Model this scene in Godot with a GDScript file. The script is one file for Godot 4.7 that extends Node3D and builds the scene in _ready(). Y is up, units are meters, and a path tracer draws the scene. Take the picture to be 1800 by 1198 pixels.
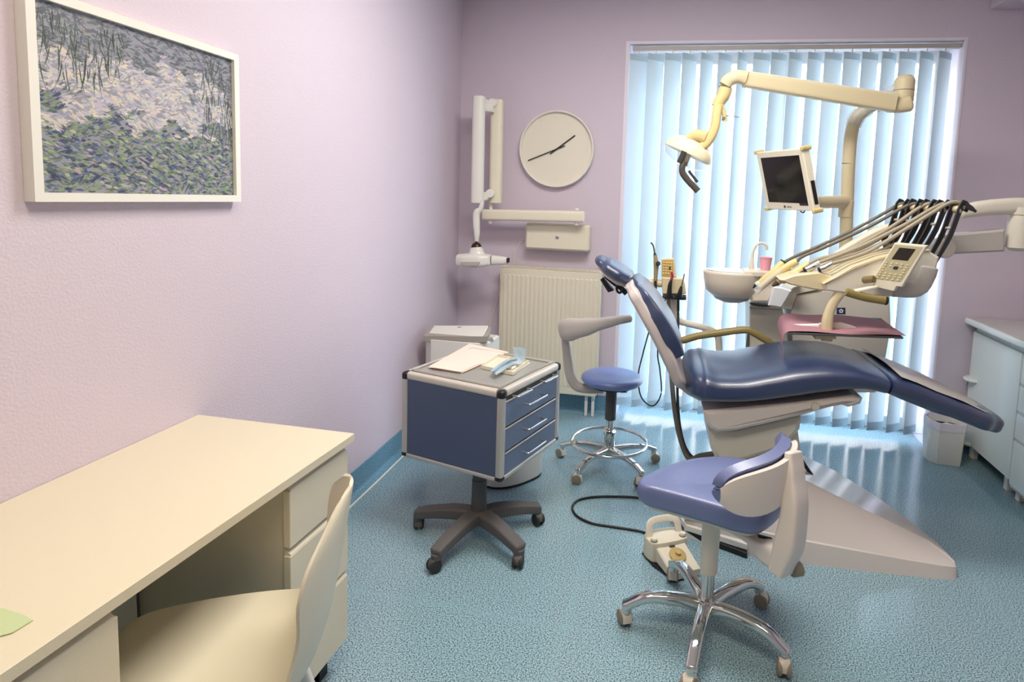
extends Node3D
# A dental surgery: patient chair, delivery unit, stools, trolley, desk, cabinets, seen from the doorway.

# ---------------------------------------------------------------- mesh building
class Solid:
	var v := PackedVector3Array()
	var n := PackedVector3Array()
	var t := PackedVector2Array()

	func add(vs: PackedVector3Array, tr: PackedInt32Array, crease := 40.0, uvs := PackedVector2Array(), keep := false) -> Solid:
		var c := Vector3.ZERO
		for p in vs:
			c += p
		c /= maxf(1.0, vs.size())
		var nt := tr.size() / 3
		var fn := PackedVector3Array()
		fn.resize(nt)
		var vol := 0.0
		for i in nt:
			var a := vs[tr[i * 3]]
			var b := vs[tr[i * 3 + 1]]
			var d := vs[tr[i * 3 + 2]]
			var x := (b - a).cross(d - a)
			fn[i] = -x
			vol += x.dot(a - c)
		var flip := vol > 0.0 and not keep
		var near: Array[PackedInt32Array] = []
		near.resize(vs.size())
		for i in nt:
			if flip:
				fn[i] = -fn[i]
			for k in 3:
				near[tr[i * 3 + k]].append(i)
		var un := PackedVector3Array()
		un.resize(nt)
		for i in nt:
			un[i] = fn[i].normalized()
		var lim := cos(deg_to_rad(crease))
		for i in nt:
			if fn[i].length_squared() < 1e-20:
				continue
			for k in 3:
				var q := tr[i * 3 + ([0, 2, 1][k] if flip else k)]
				var s := Vector3.ZERO
				for j in near[q]:
					if un[j].dot(un[i]) >= lim:
						s += fn[j]
				v.append(vs[q])
				n.append(s.normalized() if s.length_squared() > 1e-24 else un[i])
				t.append(uvs[q] if uvs.size() else Vector2.ZERO)
		return self

	# rings of equal length, closed round; flat ends closed
	func rings(rows: Array, crease := 50.0, capped := true) -> Solid:
		var m: int = rows[0].size()
		var vs := PackedVector3Array()
		var tr := PackedInt32Array()
		for r in rows:
			vs.append_array(r)
		for i in rows.size() - 1:
			for j in m:
				var a := i * m + j
				var b := i * m + (j + 1) % m
				tr.append_array([a, b, a + m, b, b + m, a + m])
		if capped:
			for e in [0, rows.size() - 1]:
				var c := Vector3.ZERO
				for p in rows[e]:
					c += p
				vs.append(c / m)
				var at := vs.size() - 1
				for j in m:
					var a: int = e * m + j
					var b: int = e * m + (j + 1) % m
					if e == 0:
						tr.append_array([b, a, at])
					else:
						tr.append_array([a, b, at])
		return add(vs, tr, crease)

	func box(lo: Vector3, hi: Vector3, bevel := 0.003, xf := Transform3D()) -> Solid:
		var h := (hi - lo).abs() / 2.0
		var c := (hi + lo) / 2.0
		var b := minf(bevel, minf(h.x, minf(h.y, h.z)) * 0.95)
		var vs := PackedVector3Array()
		var tr := PackedInt32Array()
		var id := {}
		for sx in [-1, 1]:
			for sy in [-1, 1]:
				for sz in [-1, 1]:
					for k in 3:
						var p := Vector3(sx * (h.x - (0.0 if k == 0 else b)), sy * (h.y - (0.0 if k == 1 else b)), sz * (h.z - (0.0 if k == 2 else b)))
						id[[sx, sy, sz, k]] = vs.size()
						vs.append(xf * (p + c))
		var quad := func(a: int, b2: int, c2: int, d: int): tr.append_array([a, b2, c2, a, c2, d])
		for s in [-1, 1]:
			var q := [[-1, -1], [1, -1], [1, 1], [-1, 1]]
			if s < 0:
				q.reverse()
			quad.call(id[[s, q[0][0], q[0][1], 0]], id[[s, q[1][0], q[1][1], 0]], id[[s, q[2][0], q[2][1], 0]], id[[s, q[3][0], q[3][1], 0]])
			quad.call(id[[q[0][1], s, q[0][0], 1]], id[[q[1][1], s, q[1][0], 1]], id[[q[2][1], s, q[2][0], 1]], id[[q[3][1], s, q[3][0], 1]])
			quad.call(id[[q[0][0], q[0][1], s, 2]], id[[q[1][0], q[1][1], s, 2]], id[[q[2][0], q[2][1], s, 2]], id[[q[3][0], q[3][1], s, 2]])
		for s in [-1, 1]:
			for u in [-1, 1]:
				var w := [s * u > 0]
				var e := func(a: Array, b2: Array, c2: Array, d: Array):
					if w[0]:
						quad.call(id[a], id[b2], id[c2], id[d])
					else:
						quad.call(id[d], id[c2], id[b2], id[a])
				e.call([s, u, -1, 0], [s, u, -1, 1], [s, u, 1, 1], [s, u, 1, 0])
				e.call([-1, s, u, 1], [-1, s, u, 2], [1, s, u, 2], [1, s, u, 1])
				e.call([u, -1, s, 2], [u, -1, s, 0], [u, 1, s, 0], [u, 1, s, 2])
				for z in [-1, 1]:
					if s * u * z > 0:
						tr.append_array([id[[s, u, z, 0]], id[[s, u, z, 1]], id[[s, u, z, 2]]])
					else:
						tr.append_array([id[[s, u, z, 0]], id[[s, u, z, 2]], id[[s, u, z, 1]]])
		return add(vs, tr, 30.0)

	static func curve(p: Array, k: int) -> Array:
		var out := []
		for i in p.size() - 1:
			for s in k:
				out.append(Solid.cr(p, i + float(s) / k))
		out.append(p[-1])
		return out

	static func cr(p: Array, f: float):
		var i := clampi(int(f), 0, p.size() - 2)
		var u := f - i
		var a = p[i - 1] if i > 0 else p[i] * 2.0 - p[i + 1]
		var d = p[i + 2] if i + 2 < p.size() else p[i + 1] * 2.0 - p[i]
		return 0.5 * (p[i] * 2.0 + (p[i + 1] - a) * u + (a * 2.0 - p[i] * 5.0 + p[i + 1] * 4.0 - d) * u * u + (p[i] * 3.0 - a - p[i + 1] * 3.0 + d) * u * u * u)

	# superellipse sections along a path; ru across (side), rv along up; ends: flat (0) or rounded over that length
	func sweep(path: Array, ru: Array, rv: Array, up := Vector3.UP, ex := 2.0, sides := 14, k := 5, round_end := 0.0, round_start := -1.0) -> Solid:
		var pts := Solid.curve(path, k) if k > 1 else path
		var m := pts.size()
		var at := func(r: Array, i: int):
			if r.size() == 1:
				return r[0]
			var f := float(i) / (m - 1) * (path.size() - 1)
			var j := clampi(int(f), 0, r.size() - 2)
			if r.size() != path.size():
				f = float(i) / (m - 1) * (r.size() - 1)
				j = clampi(int(f), 0, r.size() - 2)
			return lerpf(r[j], r[j + 1], smoothstep(0.0, 1.0, f - j))
		var rows := []
		var ring := func(p: Vector3, tan: Vector3, a: float, b: float):
			var side := tan.cross(up)
			if side.length() < 1e-4:
				side = tan.cross(Vector3(0.13, 0.2, 1))
			side = side.normalized()
			var nn := side.cross(tan).normalized()
			var r := PackedVector3Array()
			for q in sides:
				var g := TAU * (q + 0.5) / sides
				var cx := signf(cos(g)) * pow(absf(cos(g)), 2.0 / ex)
				var cy := signf(sin(g)) * pow(absf(sin(g)), 2.0 / ex)
				r.append(p + side * cx * a + nn * cy * b)
			rows.append(r)
		if round_start < 0.0:
			round_start = round_end
		for i in m:
			var tan: Vector3 = (pts[mini(i + 1, m - 1)] - pts[maxi(i - 1, 0)]).normalized()
			if i == 0 and round_start > 0.0:
				for q in 5:
					var g := PI / 2 * (0.12 + 0.88 * q / 5.0)
					ring.call(pts[0] - tan * round_start * cos(g), tan, at.call(ru, 0) * sin(g), at.call(rv, 0) * sin(g))
			ring.call(pts[i], tan, at.call(ru, i), at.call(rv, i))
			if i == m - 1 and round_end > 0.0:
				for q in range(4, -1, -1):
					var g := PI / 2 * (0.12 + 0.88 * q / 5.0)
					ring.call(pts[i] + tan * round_end * cos(g), tan, at.call(ru, i) * sin(g), at.call(rv, i) * sin(g))
		return rings(rows, 50.0)

	func tube(path: Array, r: float, sides := 10, k := 5, ends := 0.0) -> Solid:
		var d: Vector3 = (path[-1] - path[0]).abs()
		var up := Vector3.UP if d.y < maxf(d.x, d.z) * 2.0 else Vector3(0.3, 0.02, 1)
		return sweep(path, [r], [r], up, 2.0, sides, k, ends)

	# profile (radius, height) turned round the y axis of xf
	func lathe(prof: Array, xf := Transform3D(), sides := 24, crease := 35.0) -> Solid:
		var rows := []
		for p in prof:
			var r := PackedVector3Array()
			for q in sides:
				r.append(xf * Vector3(cos(TAU * q / sides) * maxf(p.x, 1e-4), p.y, sin(TAU * q / sides) * maxf(p.x, 1e-4)))
			rows.append(r)
		return rings(rows, crease)

	# a flat outline pushed along off; edges chamfered by bevel
	func slab(poly: Array, off: Vector3, bevel := 0.0) -> Solid:
		var c := Vector3.ZERO
		for p in poly:
			c += p
		c /= poly.size()
		var nn := Vector3.ZERO
		for i in poly.size():
			nn += (poly[i] - c).cross(poly[(i + 1) % poly.size()] - c)
		nn = nn.normalized()
		var ax := (poly[1] - poly[0] as Vector3).normalized()
		var ay := nn.cross(ax)
		var flat := PackedVector2Array()
		for p in poly:
			flat.append(Vector2((p - c).dot(ax), (p - c).dot(ay)))
		var cap := Geometry2D.triangulate_polygon(flat)
		var m := poly.size()
		var inset := func(d: float):
			var out := PackedVector3Array()
			for i in m:
				var a := (flat[i] - flat[(i + m - 1) % m]).normalized()
				var b := (flat[(i + 1) % m] - flat[i]).normalized()
				var na := Vector2(-a.y, a.x)
				var nb := Vector2(-b.y, b.x)
				var mm := (na + nb)
				mm = mm / maxf(0.4, mm.length_squared()) * 2.0
				var q := flat[i] + mm * d
				out.append(c + ax * q.x + ay * q.y)
			return out
		var rows := []
		var ou := off.normalized()
		var full: PackedVector3Array = inset.call(0.0)
		if bevel > 0.0:
			var small: PackedVector3Array = inset.call(bevel)
			rows = [small, full, full, small]
			var d := [0.0, bevel, off.length() - bevel, off.length()]
			for i in 4:
				var r := PackedVector3Array()
				for p in rows[i]:
					r.append(p + ou * d[i])
				rows[i] = r
		else:
			var r2 := PackedVector3Array()
			for p in full:
				r2.append(p + off)
			rows = [full, r2]
		var vs := PackedVector3Array()
		var tr := PackedInt32Array()
		for r in rows:
			vs.append_array(r)
		for i in rows.size() - 1:
			for j in m:
				var a := i * m + j
				var b := i * m + (j + 1) % m
				tr.append_array([a, b, a + m, b, b + m, a + m])
		var last := (rows.size() - 1) * m
		# same turning sense as the sides, whatever way the outline runs
		var up := ou.dot(nn) > 0.0
		for i in cap.size() / 3:
			var a := cap[i * 3]
			var b := cap[i * 3 + 1]
			var d2 := cap[i * 3 + 2]
			if (flat[b] - flat[a]).cross(flat[d2] - flat[a]) < 0.0:
				var sw := b
				b = d2
				d2 = sw
			tr.append_array([a, d2, b, last + a, last + b, last + d2])
		if not up:
			pass
		return add(vs, tr, 30.0)

	# a soft pad: closed plan outline at heights, rings scaled about the middle
	func pad(plan: Array, prof: Array, smooth := 3) -> Solid:
		var p2 := []
		if smooth > 1:
			var m := plan.size()
			for i in m:
				for s in smooth:
					var f := float(s) / smooth
					var q := [plan[(i + m - 1) % m], plan[i], plan[(i + 1) % m], plan[(i + 2) % m]]
					p2.append(Solid.cr(q, 1.0 + f))
		else:
			p2 = plan
		var c := Vector3.ZERO
		for p in p2:
			c += p
		c /= p2.size()
		var rows := []
		for s in prof:
			var r := PackedVector3Array()
			for p in p2:
				var d: Vector3 = p - c
				r.append(Vector3(c.x + d.x * s.x, p.y + s.y, c.z + d.z * s.x))
			rows.append(r)
		return rings(rows, 50.0)

	# a thin sheet: rows of points, given thickness along its own normals
	func sheet(rows: Array, th: float, crease := 60.0) -> Solid:
		var a := rows.size()
		var b: int = rows[0].size()
		var vs := PackedVector3Array()
		var back := PackedVector3Array()
		for i in a:
			for j in b:
				var du: Vector3 = rows[mini(i + 1, a - 1)][j] - rows[maxi(i - 1, 0)][j]
				var dv: Vector3 = rows[i][mini(j + 1, b - 1)] - rows[i][maxi(j - 1, 0)]
				var nn := du.cross(dv).normalized()
				vs.append(rows[i][j] + nn * th / 2)
				back.append(rows[i][j] - nn * th / 2)
		vs.append_array(back)
		var tr := PackedInt32Array()
		var o := a * b
		for i in a - 1:
			for j in b - 1:
				var p := i * b + j
				tr.append_array([p, p + 1, p + b, p + 1, p + b + 1, p + b])
				tr.append_array([o + p, o + p + b, o + p + 1, o + p + 1, o + p + b, o + p + b + 1])
		var rim := []
		for j in b:
			rim.append(j)
		for i in range(1, a):
			rim.append(i * b + b - 1)
		for j in range(b - 2, -1, -1):
			rim.append((a - 1) * b + j)
		for i in range(a - 2, 0, -1):
			rim.append(i * b)
		for i in rim.size():
			var p: int = rim[i]
			var q: int = rim[(i + 1) % rim.size()]
			tr.append_array([p, o + p, q, q, o + p, o + q])
		return add(vs, tr, crease)

	# a flat printed face with texture coordinates
	func face(a: Vector3, b: Vector3, c: Vector3, d: Vector3) -> Solid:
		return add(PackedVector3Array([a, b, c, d]), PackedInt32Array([0, 1, 2, 0, 2, 3]), 40.0, PackedVector2Array([Vector2(0, 0), Vector2(1, 0), Vector2(1, 1), Vector2(0, 1)]), true)

	func moved(xf: Transform3D) -> Solid:
		for i in v.size():
			v[i] = xf * v[i]
			n[i] = (xf.basis * n[i]).normalized()
		return self

	func mesh() -> ArrayMesh:
		var a := []
		a.resize(Mesh.ARRAY_MAX)
		a[Mesh.ARRAY_VERTEX] = v
		a[Mesh.ARRAY_NORMAL] = n
		a[Mesh.ARRAY_TEX_UV] = t
		var m := ArrayMesh.new()
		m.add_surface_from_arrays(Mesh.PRIMITIVE_TRIANGLES, a)
		return m


# ---------------------------------------------------------------- naming helpers
var used := {}

func numbered(called: String) -> String:
	used[called] = used.get(called, -1) + 1
	return called if used[called] == 0 else "%s_%03d" % [called, used[called]]

func tag(o: Node, label: String, category: String, group := "") -> void:
	o.set_meta("label", label)
	o.set_meta("category", category)
	if group:
		o.set_meta("group", group)

func thing(called: String, label: String, category: String, at := Vector3.ZERO, turn := 0.0, group := "") -> Node3D:
	var o := Node3D.new()
	o.name = numbered(called)
	add_child(o)
	o.position = at
	o.rotation.y = turn
	tag(o, label, category, group)
	return o

# a mesh given in its parent's own axes
func part(parent: Node, called: String, s: Solid, m: Material) -> MeshInstance3D:
	var o := MeshInstance3D.new()
	o.name = called if parent != self else numbered(called)
	o.mesh = s.mesh()
	o.material_override = m
	parent.add_child(o, true)
	return o

# a mesh given in the room's axes
func place(parent: Node3D, called: String, s: Solid, m: Material, label := "") -> MeshInstance3D:
	var o := part(parent, called, s.moved(parent.global_transform.affine_inverse()) if parent != self else s, m)
	if label:
		o.set_meta("label", label)
	return o

func struct(called: String, s: Solid, m: Material, parent: Node = self) -> MeshInstance3D:
	var o := part(parent, called, s, m)
	if parent == self:
		o.set_meta("kind", "structure")
	return o

func stuff(o: Node) -> Node:
	o.set_meta("kind", "stuff")
	return o

func along(a: Vector3, b: Vector3) -> Transform3D:     # y axis from a to b
	var y := (b - a).normalized()
	var x := y.cross(Vector3(0.31, 0.17, 0.93)).normalized()
	return Transform3D(Basis(x, y, x.cross(y)), a)

func rod(s: Solid, a: Vector3, b: Vector3, r: float, r2 := -1.0, sides := 16) -> Solid:
	var l := (b - a).length()
	var q := r if r2 < 0.0 else r2
	var e := minf(0.003, minf(r, q) * 0.4)
	return s.lathe([Vector2(r - e, 0), Vector2(r, e), Vector2(q, l - e), Vector2(q - e, l)], along(a, b), sides)

func mat(hex: String, rough := 0.5, metal := 0.0, spec := 0.5) -> StandardMaterial3D:
	var m := StandardMaterial3D.new()
	m.albedo_color = Color(hex)
	m.roughness = rough
	m.metallic = metal
	m.metallic_specular = spec
	return m

func grain(m: StandardMaterial3D, freq: float, scale: float, depth: float) -> StandardMaterial3D:
	var f := FastNoiseLite.new()
	f.seed = 5
	f.frequency = freq
	f.fractal_octaves = 3
	var x := NoiseTexture2D.new()
	x.width = 256
	x.height = 256
	x.seamless = true
	x.as_normal_map = true
	x.bump_strength = depth
	x.noise = f
	m.normal_enabled = true
	m.normal_texture = x
	m.normal_scale = 1.0
	m.uv1_triplanar = true
	m.uv1_scale = Vector3.ONE * scale
	return m

func wall_x(z: float) -> float:        # the left wall's plan, not quite straight
	if z > -2.7:
		return lerpf(-1.515, -1.465, (z + 2.7) / 1.5)
	return lerpf(-1.578, -1.515, (z + 3.95) / 1.25)

const BACK := -3.95
const CEIL := 2.80
var M := {}

# ---------------------------------------------------------------- the scene
func _ready() -> void:
	var cam := Camera3D.new()
	cam.name = "camera"
	add_child(cam)
	cam.projection = Camera3D.PROJECTION_FRUSTUM
	cam.near = 0.05
	cam.far = 100.0
	cam.position = Vector3(0, 1.450, 0)
	cam.rotation = Vector3(-0.09954, 0.18929, 0.03727)
	cam.size = cam.near * 1.130189
	cam.frustum_offset = Vector2(-0.103014, -0.137021) * cam.near
	cam.current = true
	var we := WorldEnvironment.new()
	we.name = "environment"
	var env := Environment.new()
	var sky := Sky.new()
	var sm := ProceduralSkyMaterial.new()
	sm.sky_top_color = Color("b9cde6")
	sm.sky_horizon_color = Color("f2f4f6")
	sm.ground_bottom_color = Color("a8a59e")
	sm.ground_horizon_color = Color("cfcdc8")
	sm.sky_curve = 0.3
	sky.sky_material = sm
	env.background_mode = Environment.BG_SKY
	env.sky = sky
	env.background_energy_multiplier = 12.0
	env.tonemap_mode = Environment.TONE_MAPPER_LINEAR
	env.tonemap_exposure = 1.0
	env.sdfgi_enabled = true
	env.ssao_enabled = true
	env.ssil_enabled = true
	we.environment = env
	add_child(we)

	materials()
	room()
	ceiling_lamp(Vector3(-0.15, CEIL, -0.6), Color(1.0, 0.93, 0.80), 2.7, "warm recessed ceiling light panel above the desk")
	ceiling_lamp(Vector3(-0.1, CEIL, -2.2), Color(1.0, 0.98, 0.955), 4.4, "recessed ceiling light panel above the patient chair")
	outside()
	blinds()
	radiator()
	desk()
	cabinets()
	patient_chair()
	dental_unit()
	operating_light()
	monitor()
	delivery_unit()
	assistant_element()
	trolley()
	stool_with_backrest()
	stool_with_arm()
	shell_chair()
	painting()
	clock()
	xray_arm()
	floor_things()


func materials() -> void:
	M.wall = grain(mat("d5c9d6", 0.75, 0.0, 0.3), 0.06, 6.0, 1.5)
	M.ceil = mat("efede8", 0.9)
	M.white = mat("e9e7e0", 0.35)
	M.cream = mat("e6dfca", 0.4)
	M.plastic = mat("dcd6c8", 0.38)
	M.shell = mat("e2dad3", 0.32)
	M.yellow = mat("d9cba6", 0.4)
	M.oldyellow = mat("dbc78c", 0.38)
	M.cuspidor = mat("ded5c4", 0.3)
	M.greyplastic = mat("b9b3ad", 0.45)
	M.navy = grain(mat("1e3158", 0.36), 0.12, 8.0, 1.0)
	M.blueseat = grain(mat("6a75a6", 0.40), 0.12, 8.0, 1.0)
	M.roundseat = grain(mat("5f79bb", 0.36), 0.12, 8.0, 1.0)
	for m in [M.navy, M.blueseat, M.roundseat]:
		m.metallic_specular = 0.9
		m.clearcoat_enabled = true
		m.clearcoat = 0.5
		m.clearcoat_roughness = 0.3
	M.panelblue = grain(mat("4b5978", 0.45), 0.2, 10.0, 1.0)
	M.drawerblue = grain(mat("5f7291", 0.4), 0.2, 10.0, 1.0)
	M.alu = mat("c9c6c0", 0.38, 0.55)
	M.steel = mat("cfd0d0", 0.18, 0.95)
	M.chrome = mat("d9d9d6", 0.09, 1.0)
	M.tray = mat("b6b7b2", 0.36, 0.45)
	M.black = mat("16161a", 0.45)
	M.rubber = mat("2c2c2e", 0.6)
	M.darkgrey = mat("4a4b4c", 0.55)
	M.basegrey = grain(mat("5d5a5a", 0.6), 0.2, 20.0, 2.0)
	M.hose = mat("a49a86", 0.5)
	M.darkhose = mat("6e695f", 0.5)
	M.pink = mat("f3d8ca", 0.85)
	M.drape = mat("a97b86", 0.8)
	M.cup = mat("e7a1b0", 0.4)
	M.film = mat("e9eef0", 0.15)
	M.film.transparency = BaseMaterial3D.TRANSPARENCY_ALPHA
	M.film.albedo_color.a = 0.35
	M.film.roughness = 0.3
	M.clear = mat("ffffff", 0.02)
	M.clear.transparency = BaseMaterial3D.TRANSPARENCY_ALPHA
	M.clear.albedo_color.a = 0.12
	M.glass = mat("eef6f4", 0.0)
	M.glass.transparency = BaseMaterial3D.TRANSPARENCY_ALPHA
	M.glass.albedo_color.a = 0.06
	M.blind = mat("c8dfea", 0.7)
	M.blind.backlight_enabled = true
	M.blind.backlight = Color(0.9, 0.9, 0.9)
	grain(M.blind, 0.3, 14.0, 1.0)
	M.desktop = grain(mat("e0d7bf", 0.42), 0.3, 8.0, 0.6)
	M.deskfront = grain(mat("dcd5c0", 0.42), 0.3, 8.0, 0.6)
	M.cabinet = mat("e4ebe8", 0.12)
	M.worktop = grain(mat("cbc6c2", 0.4), 0.4, 10.0, 0.6)
	M.screen = mat("060507", 0.08)
	M.lilacwhite = mat("e9e2ee", 0.6)
	# speckled vinyl floor
	M.floor = vinyl("8fb4c2", 0.17)
	M.skirt = vinyl("5f97b5", 0.4)


func vinyl(base: String, rough: float) -> StandardMaterial3D:
	var b := Color(base)
	var f := FastNoiseLite.new()
	f.noise_type = FastNoiseLite.TYPE_SIMPLEX
	f.seed = 11
	f.frequency = 0.10
	f.fractal_octaves = 3
	var g := Gradient.new()
	g.offsets = PackedFloat32Array([0.0, 0.27, 0.40, 0.55, 0.70, 1.0])
	g.colors = PackedColorArray([b.darkened(0.55), b.darkened(0.42), b.darkened(0.10), b, b.lightened(0.22), b.lightened(0.34)])
	var x := NoiseTexture2D.new()
	x.width = 1024
	x.height = 1024
	x.seamless = true
	x.normalize = true
	x.noise = f
	x.color_ramp = g
	var m := mat("ffffff", rough)
	m.albedo_texture = x
	m.uv1_triplanar = true
	m.uv1_world_triplanar = true
	m.uv1_scale = Vector3.ONE * 1.3
	return m


# ---------------------------------------------------------------- the room
func room() -> void:
	struct("floor", Solid.new().box(Vector3(-1.85, -0.2, -4.42), Vector3(2.55, 0, 1.85), 0.0), M.floor)
	struct("ceiling", Solid.new().box(Vector3(-1.85, CEIL, -4.3), Vector3(2.55, CEIL + 0.2, 1.85), 0.0), M.ceil)
	var lw := []
	for z in [1.7, -1.2, -2.7, -3.95]:
		lw.append(Vector3(wall_x(z), 0, z))
	lw.append_array([Vector3(-1.8, 0, -3.95), Vector3(-1.8, 0, 1.7)])
	struct("wall_left", Solid.new().slab(lw, Vector3(0, CEIL, 0)), M.wall)
	struct("wall_right", Solid.new().box(Vector3(2.3, 0, BACK), Vector3(2.5, CEIL, 1.7), 0.0), M.wall)
	struct("wall_front", Solid.new().box(Vector3(-1.85, 0, 1.65), Vector3(2.55, CEIL, 1.85), 0.0), M.wall)
	# back wall with its tall opening (x -0.45..1.505, up to 2.455)
	var o := [Vector3(-1.85, 0, BACK), Vector3(-0.45, 0, BACK), Vector3(-0.47, 2.455, BACK), Vector3(1.507, 2.455, BACK), Vector3(1.507, 0, BACK), Vector3(2.55, 0, BACK), Vector3(2.55, CEIL, BACK), Vector3(-1.85, CEIL, BACK)]
	struct("wall_back", Solid.new().slab(o, Vector3(0, 0, -0.4)), M.wall)
	# white edging of the reveal
	var e := 0.014
	var t := struct("trim_1", Solid.new().slab([Vector3(-0.452, 0, BACK), Vector3(-0.452 + e * 1.6, 0, BACK), Vector3(-0.47 + e * 1.6, 2.455 - e, BACK), Vector3(1.495, 2.455 - e, BACK), Vector3(1.495, 0, BACK), Vector3(1.507, 0, BACK), Vector3(1.507, 2.455, BACK), Vector3(-0.47, 2.455, BACK)], Vector3(0, 0, -0.398)).moved(Transform3D(Basis(), Vector3(0, 0, 0.004))), M.lilacwhite)
	t.name = "trim_1"
	# skirtings: the floor vinyl carried up the walls, coved
	var prof := [Vector2(0.002, 0.126), Vector2(0.006, 0.124), Vector2(0.007, 0.03), Vector2(0.014, 0.014), Vector2(0.034, 0.004), Vector2(0.036, 0.0), Vector2(0.0, 0.0)]
	var rows := []
	for z in [1.6, -1.2, -2.7, -3.95]:
		var r := PackedVector3Array()
		for p in prof:
			r.append(Vector3(wall_x(z) + p.x, p.y, z))
		rows.append(r)
	struct("baseboard_left", Solid.new().rings(rows, 50.0), M.skirt)
	rows = []
	for x in [-1.56, -0.455]:
		var r := PackedVector3Array()
		for p in prof:
			r.append(Vector3(x, p.y, BACK + p.x))
		rows.append(r)
	struct("baseboard_back", Solid.new().rings(rows, 50.0), M.skirt)
	rows = []
	for x in [1.508, 2.3]:
		var r := PackedVector3Array()
		for p in prof:
			r.append(Vector3(x, p.y, BACK + p.x))
		rows.append(r)
	struct("baseboard_right", Solid.new().rings(rows, 50.0), M.skirt)
	# white weld line along the skirting
	var line := []
	for z in [1.5, -1.2, -2.7, -3.9]:
		line.append(Vector3(wall_x(z) + 0.040, 0.001, z))
	struct("trim_2", Solid.new().sweep(line, [0.0055], [0.0025], Vector3.UP, 2.0, 6, 1), M.white)
	# boxed-in pipe run at the top right
	struct("trim_3", Solid.new().box(Vector3(1.606, 2.607, BACK), Vector3(2.3, CEIL, 1.65), 0.004), M.wall)
	# window: white frame with two tall lights, glass, handle strip
	var f := Solid.new()
	for b in [[-0.47, -0.40, 0.0, 2.46], [1.44, 1.51, 0.0, 2.46], [0.485, 0.565, 0.0, 2.46]]:
		f.box(Vector3(b[0], b[2], -4.30), Vector3(b[1], b[3], -4.22), 0.006)
	for b in [[0.0, 0.09], [2.37, 2.46]]:
		f.box(Vector3(-0.47, b[0], -4.299), Vector3(1.51, b[1], -4.221), 0.006)
	var w := struct("window_1", f, M.white)
	for b in [[-0.40, 0.485], [0.565, 1.44]]:
		part(w, "pane", Solid.new().box(Vector3(b[0], 0.09, -4.264), Vector3(b[1], 2.37, -4.258), 0.0), M.glass)
	part(w, "hinge", Solid.new().box(Vector3(-0.449, 0.42, -4.00), Vector3(-0.444, 0.52, -3.985), 0.002), M.greyplastic)


func ceiling_lamp(at: Vector3, col: Color, energy: float, label: String) -> void:
	var o := thing("ceiling_light", label, "ceiling light", at)
	var f := Solid.new()
	f.box(Vector3(-0.62, -0.03, -0.32), Vector3(0.62, 0.0, -0.29)).box(Vector3(-0.62, -0.03, 0.29), Vector3(0.62, 0.0, 0.32))
	f.box(Vector3(-0.62, -0.03, -0.29), Vector3(-0.59, 0.0, 0.29)).box(Vector3(0.59, -0.03, -0.29), Vector3(0.62, 0.0, 0.29))
	part(o, "frame", f, M.white)
	var glow := mat("ffffff", 0.6)
	glow.emission_enabled = true
	glow.emission = col
	glow.emission_energy_multiplier = 1.4
	part(o, "diffuser", Solid.new().box(Vector3(-0.59, -0.02, -0.29), Vector3(0.59, 0.0, 0.29), 0.002), glow)
	var l := AreaLight3D.new()
	l.name = "lamp"
	l.area_size = Vector2(1.16, 0.56)
	l.light_color = col
	l.light_energy = energy
	l.area_range = 12.0
	l.area_attenuation = 2.0
	l.shadow_enabled = true
	o.add_child(l)
	l.position = Vector3(0, -0.035, 0)
	l.rotation.x = -PI / 2


func outside() -> void:
	struct("ground", Solid.new().box(Vector3(-14, -0.45, -30), Vector3(18, -0.25, -4.36), 0.0), grain(mat("b9b6ad", 0.9), 0.05, 1.0, 2.0))
	var o := thing("house", "pale house with pink trimmed windows seen through the blind gaps", "house", Vector3(0.8, -0.25, -12.0))
	part(o, "wall", Solid.new().box(Vector3(-9, 0, -0.4), Vector3(10, 5.2, 0), 0.02), grain(mat("efe9df", 0.9), 0.05, 1.0, 2.0))
	part(o, "roof", Solid.new().slab([Vector3(-9.4, 5.2, -1.4), Vector3(-9.4, 5.2, 0.5), Vector3(-9.4, 6.6, -1.4)], Vector3(19.8, 0, 0)), mat("9a8f8d", 0.9))
	part(o, "plinth", Solid.new().box(Vector3(-9, 0, 0), Vector3(10, 0.9, 0.06), 0.01), mat("a6a3a3", 0.9))
	for x in [-2.9, 0.1, 3.2]:
		var f := Solid.new()
		f.box(Vector3(x - 0.7, 1.2, -0.02), Vector3(x - 0.6, 3.2, 0.06)).box(Vector3(x + 0.6, 1.2, -0.02), Vector3(x + 0.7, 3.2, 0.06))
		f.box(Vector3(x - 0.6, 3.1, -0.02), Vector3(x + 0.6, 3.2, 0.06)).box(Vector3(x - 0.6, 1.2, -0.02), Vector3(x + 0.6, 1.3, 0.06))
		var w := part(o, "window", f, mat("c98a97", 0.6))
		part(w, "pane", Solid.new().box(Vector3(x - 0.6, 1.3, 0.0), Vector3(x + 0.6, 3.1, 0.02), 0.0), mat("8f9aa6", 0.1))


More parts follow.
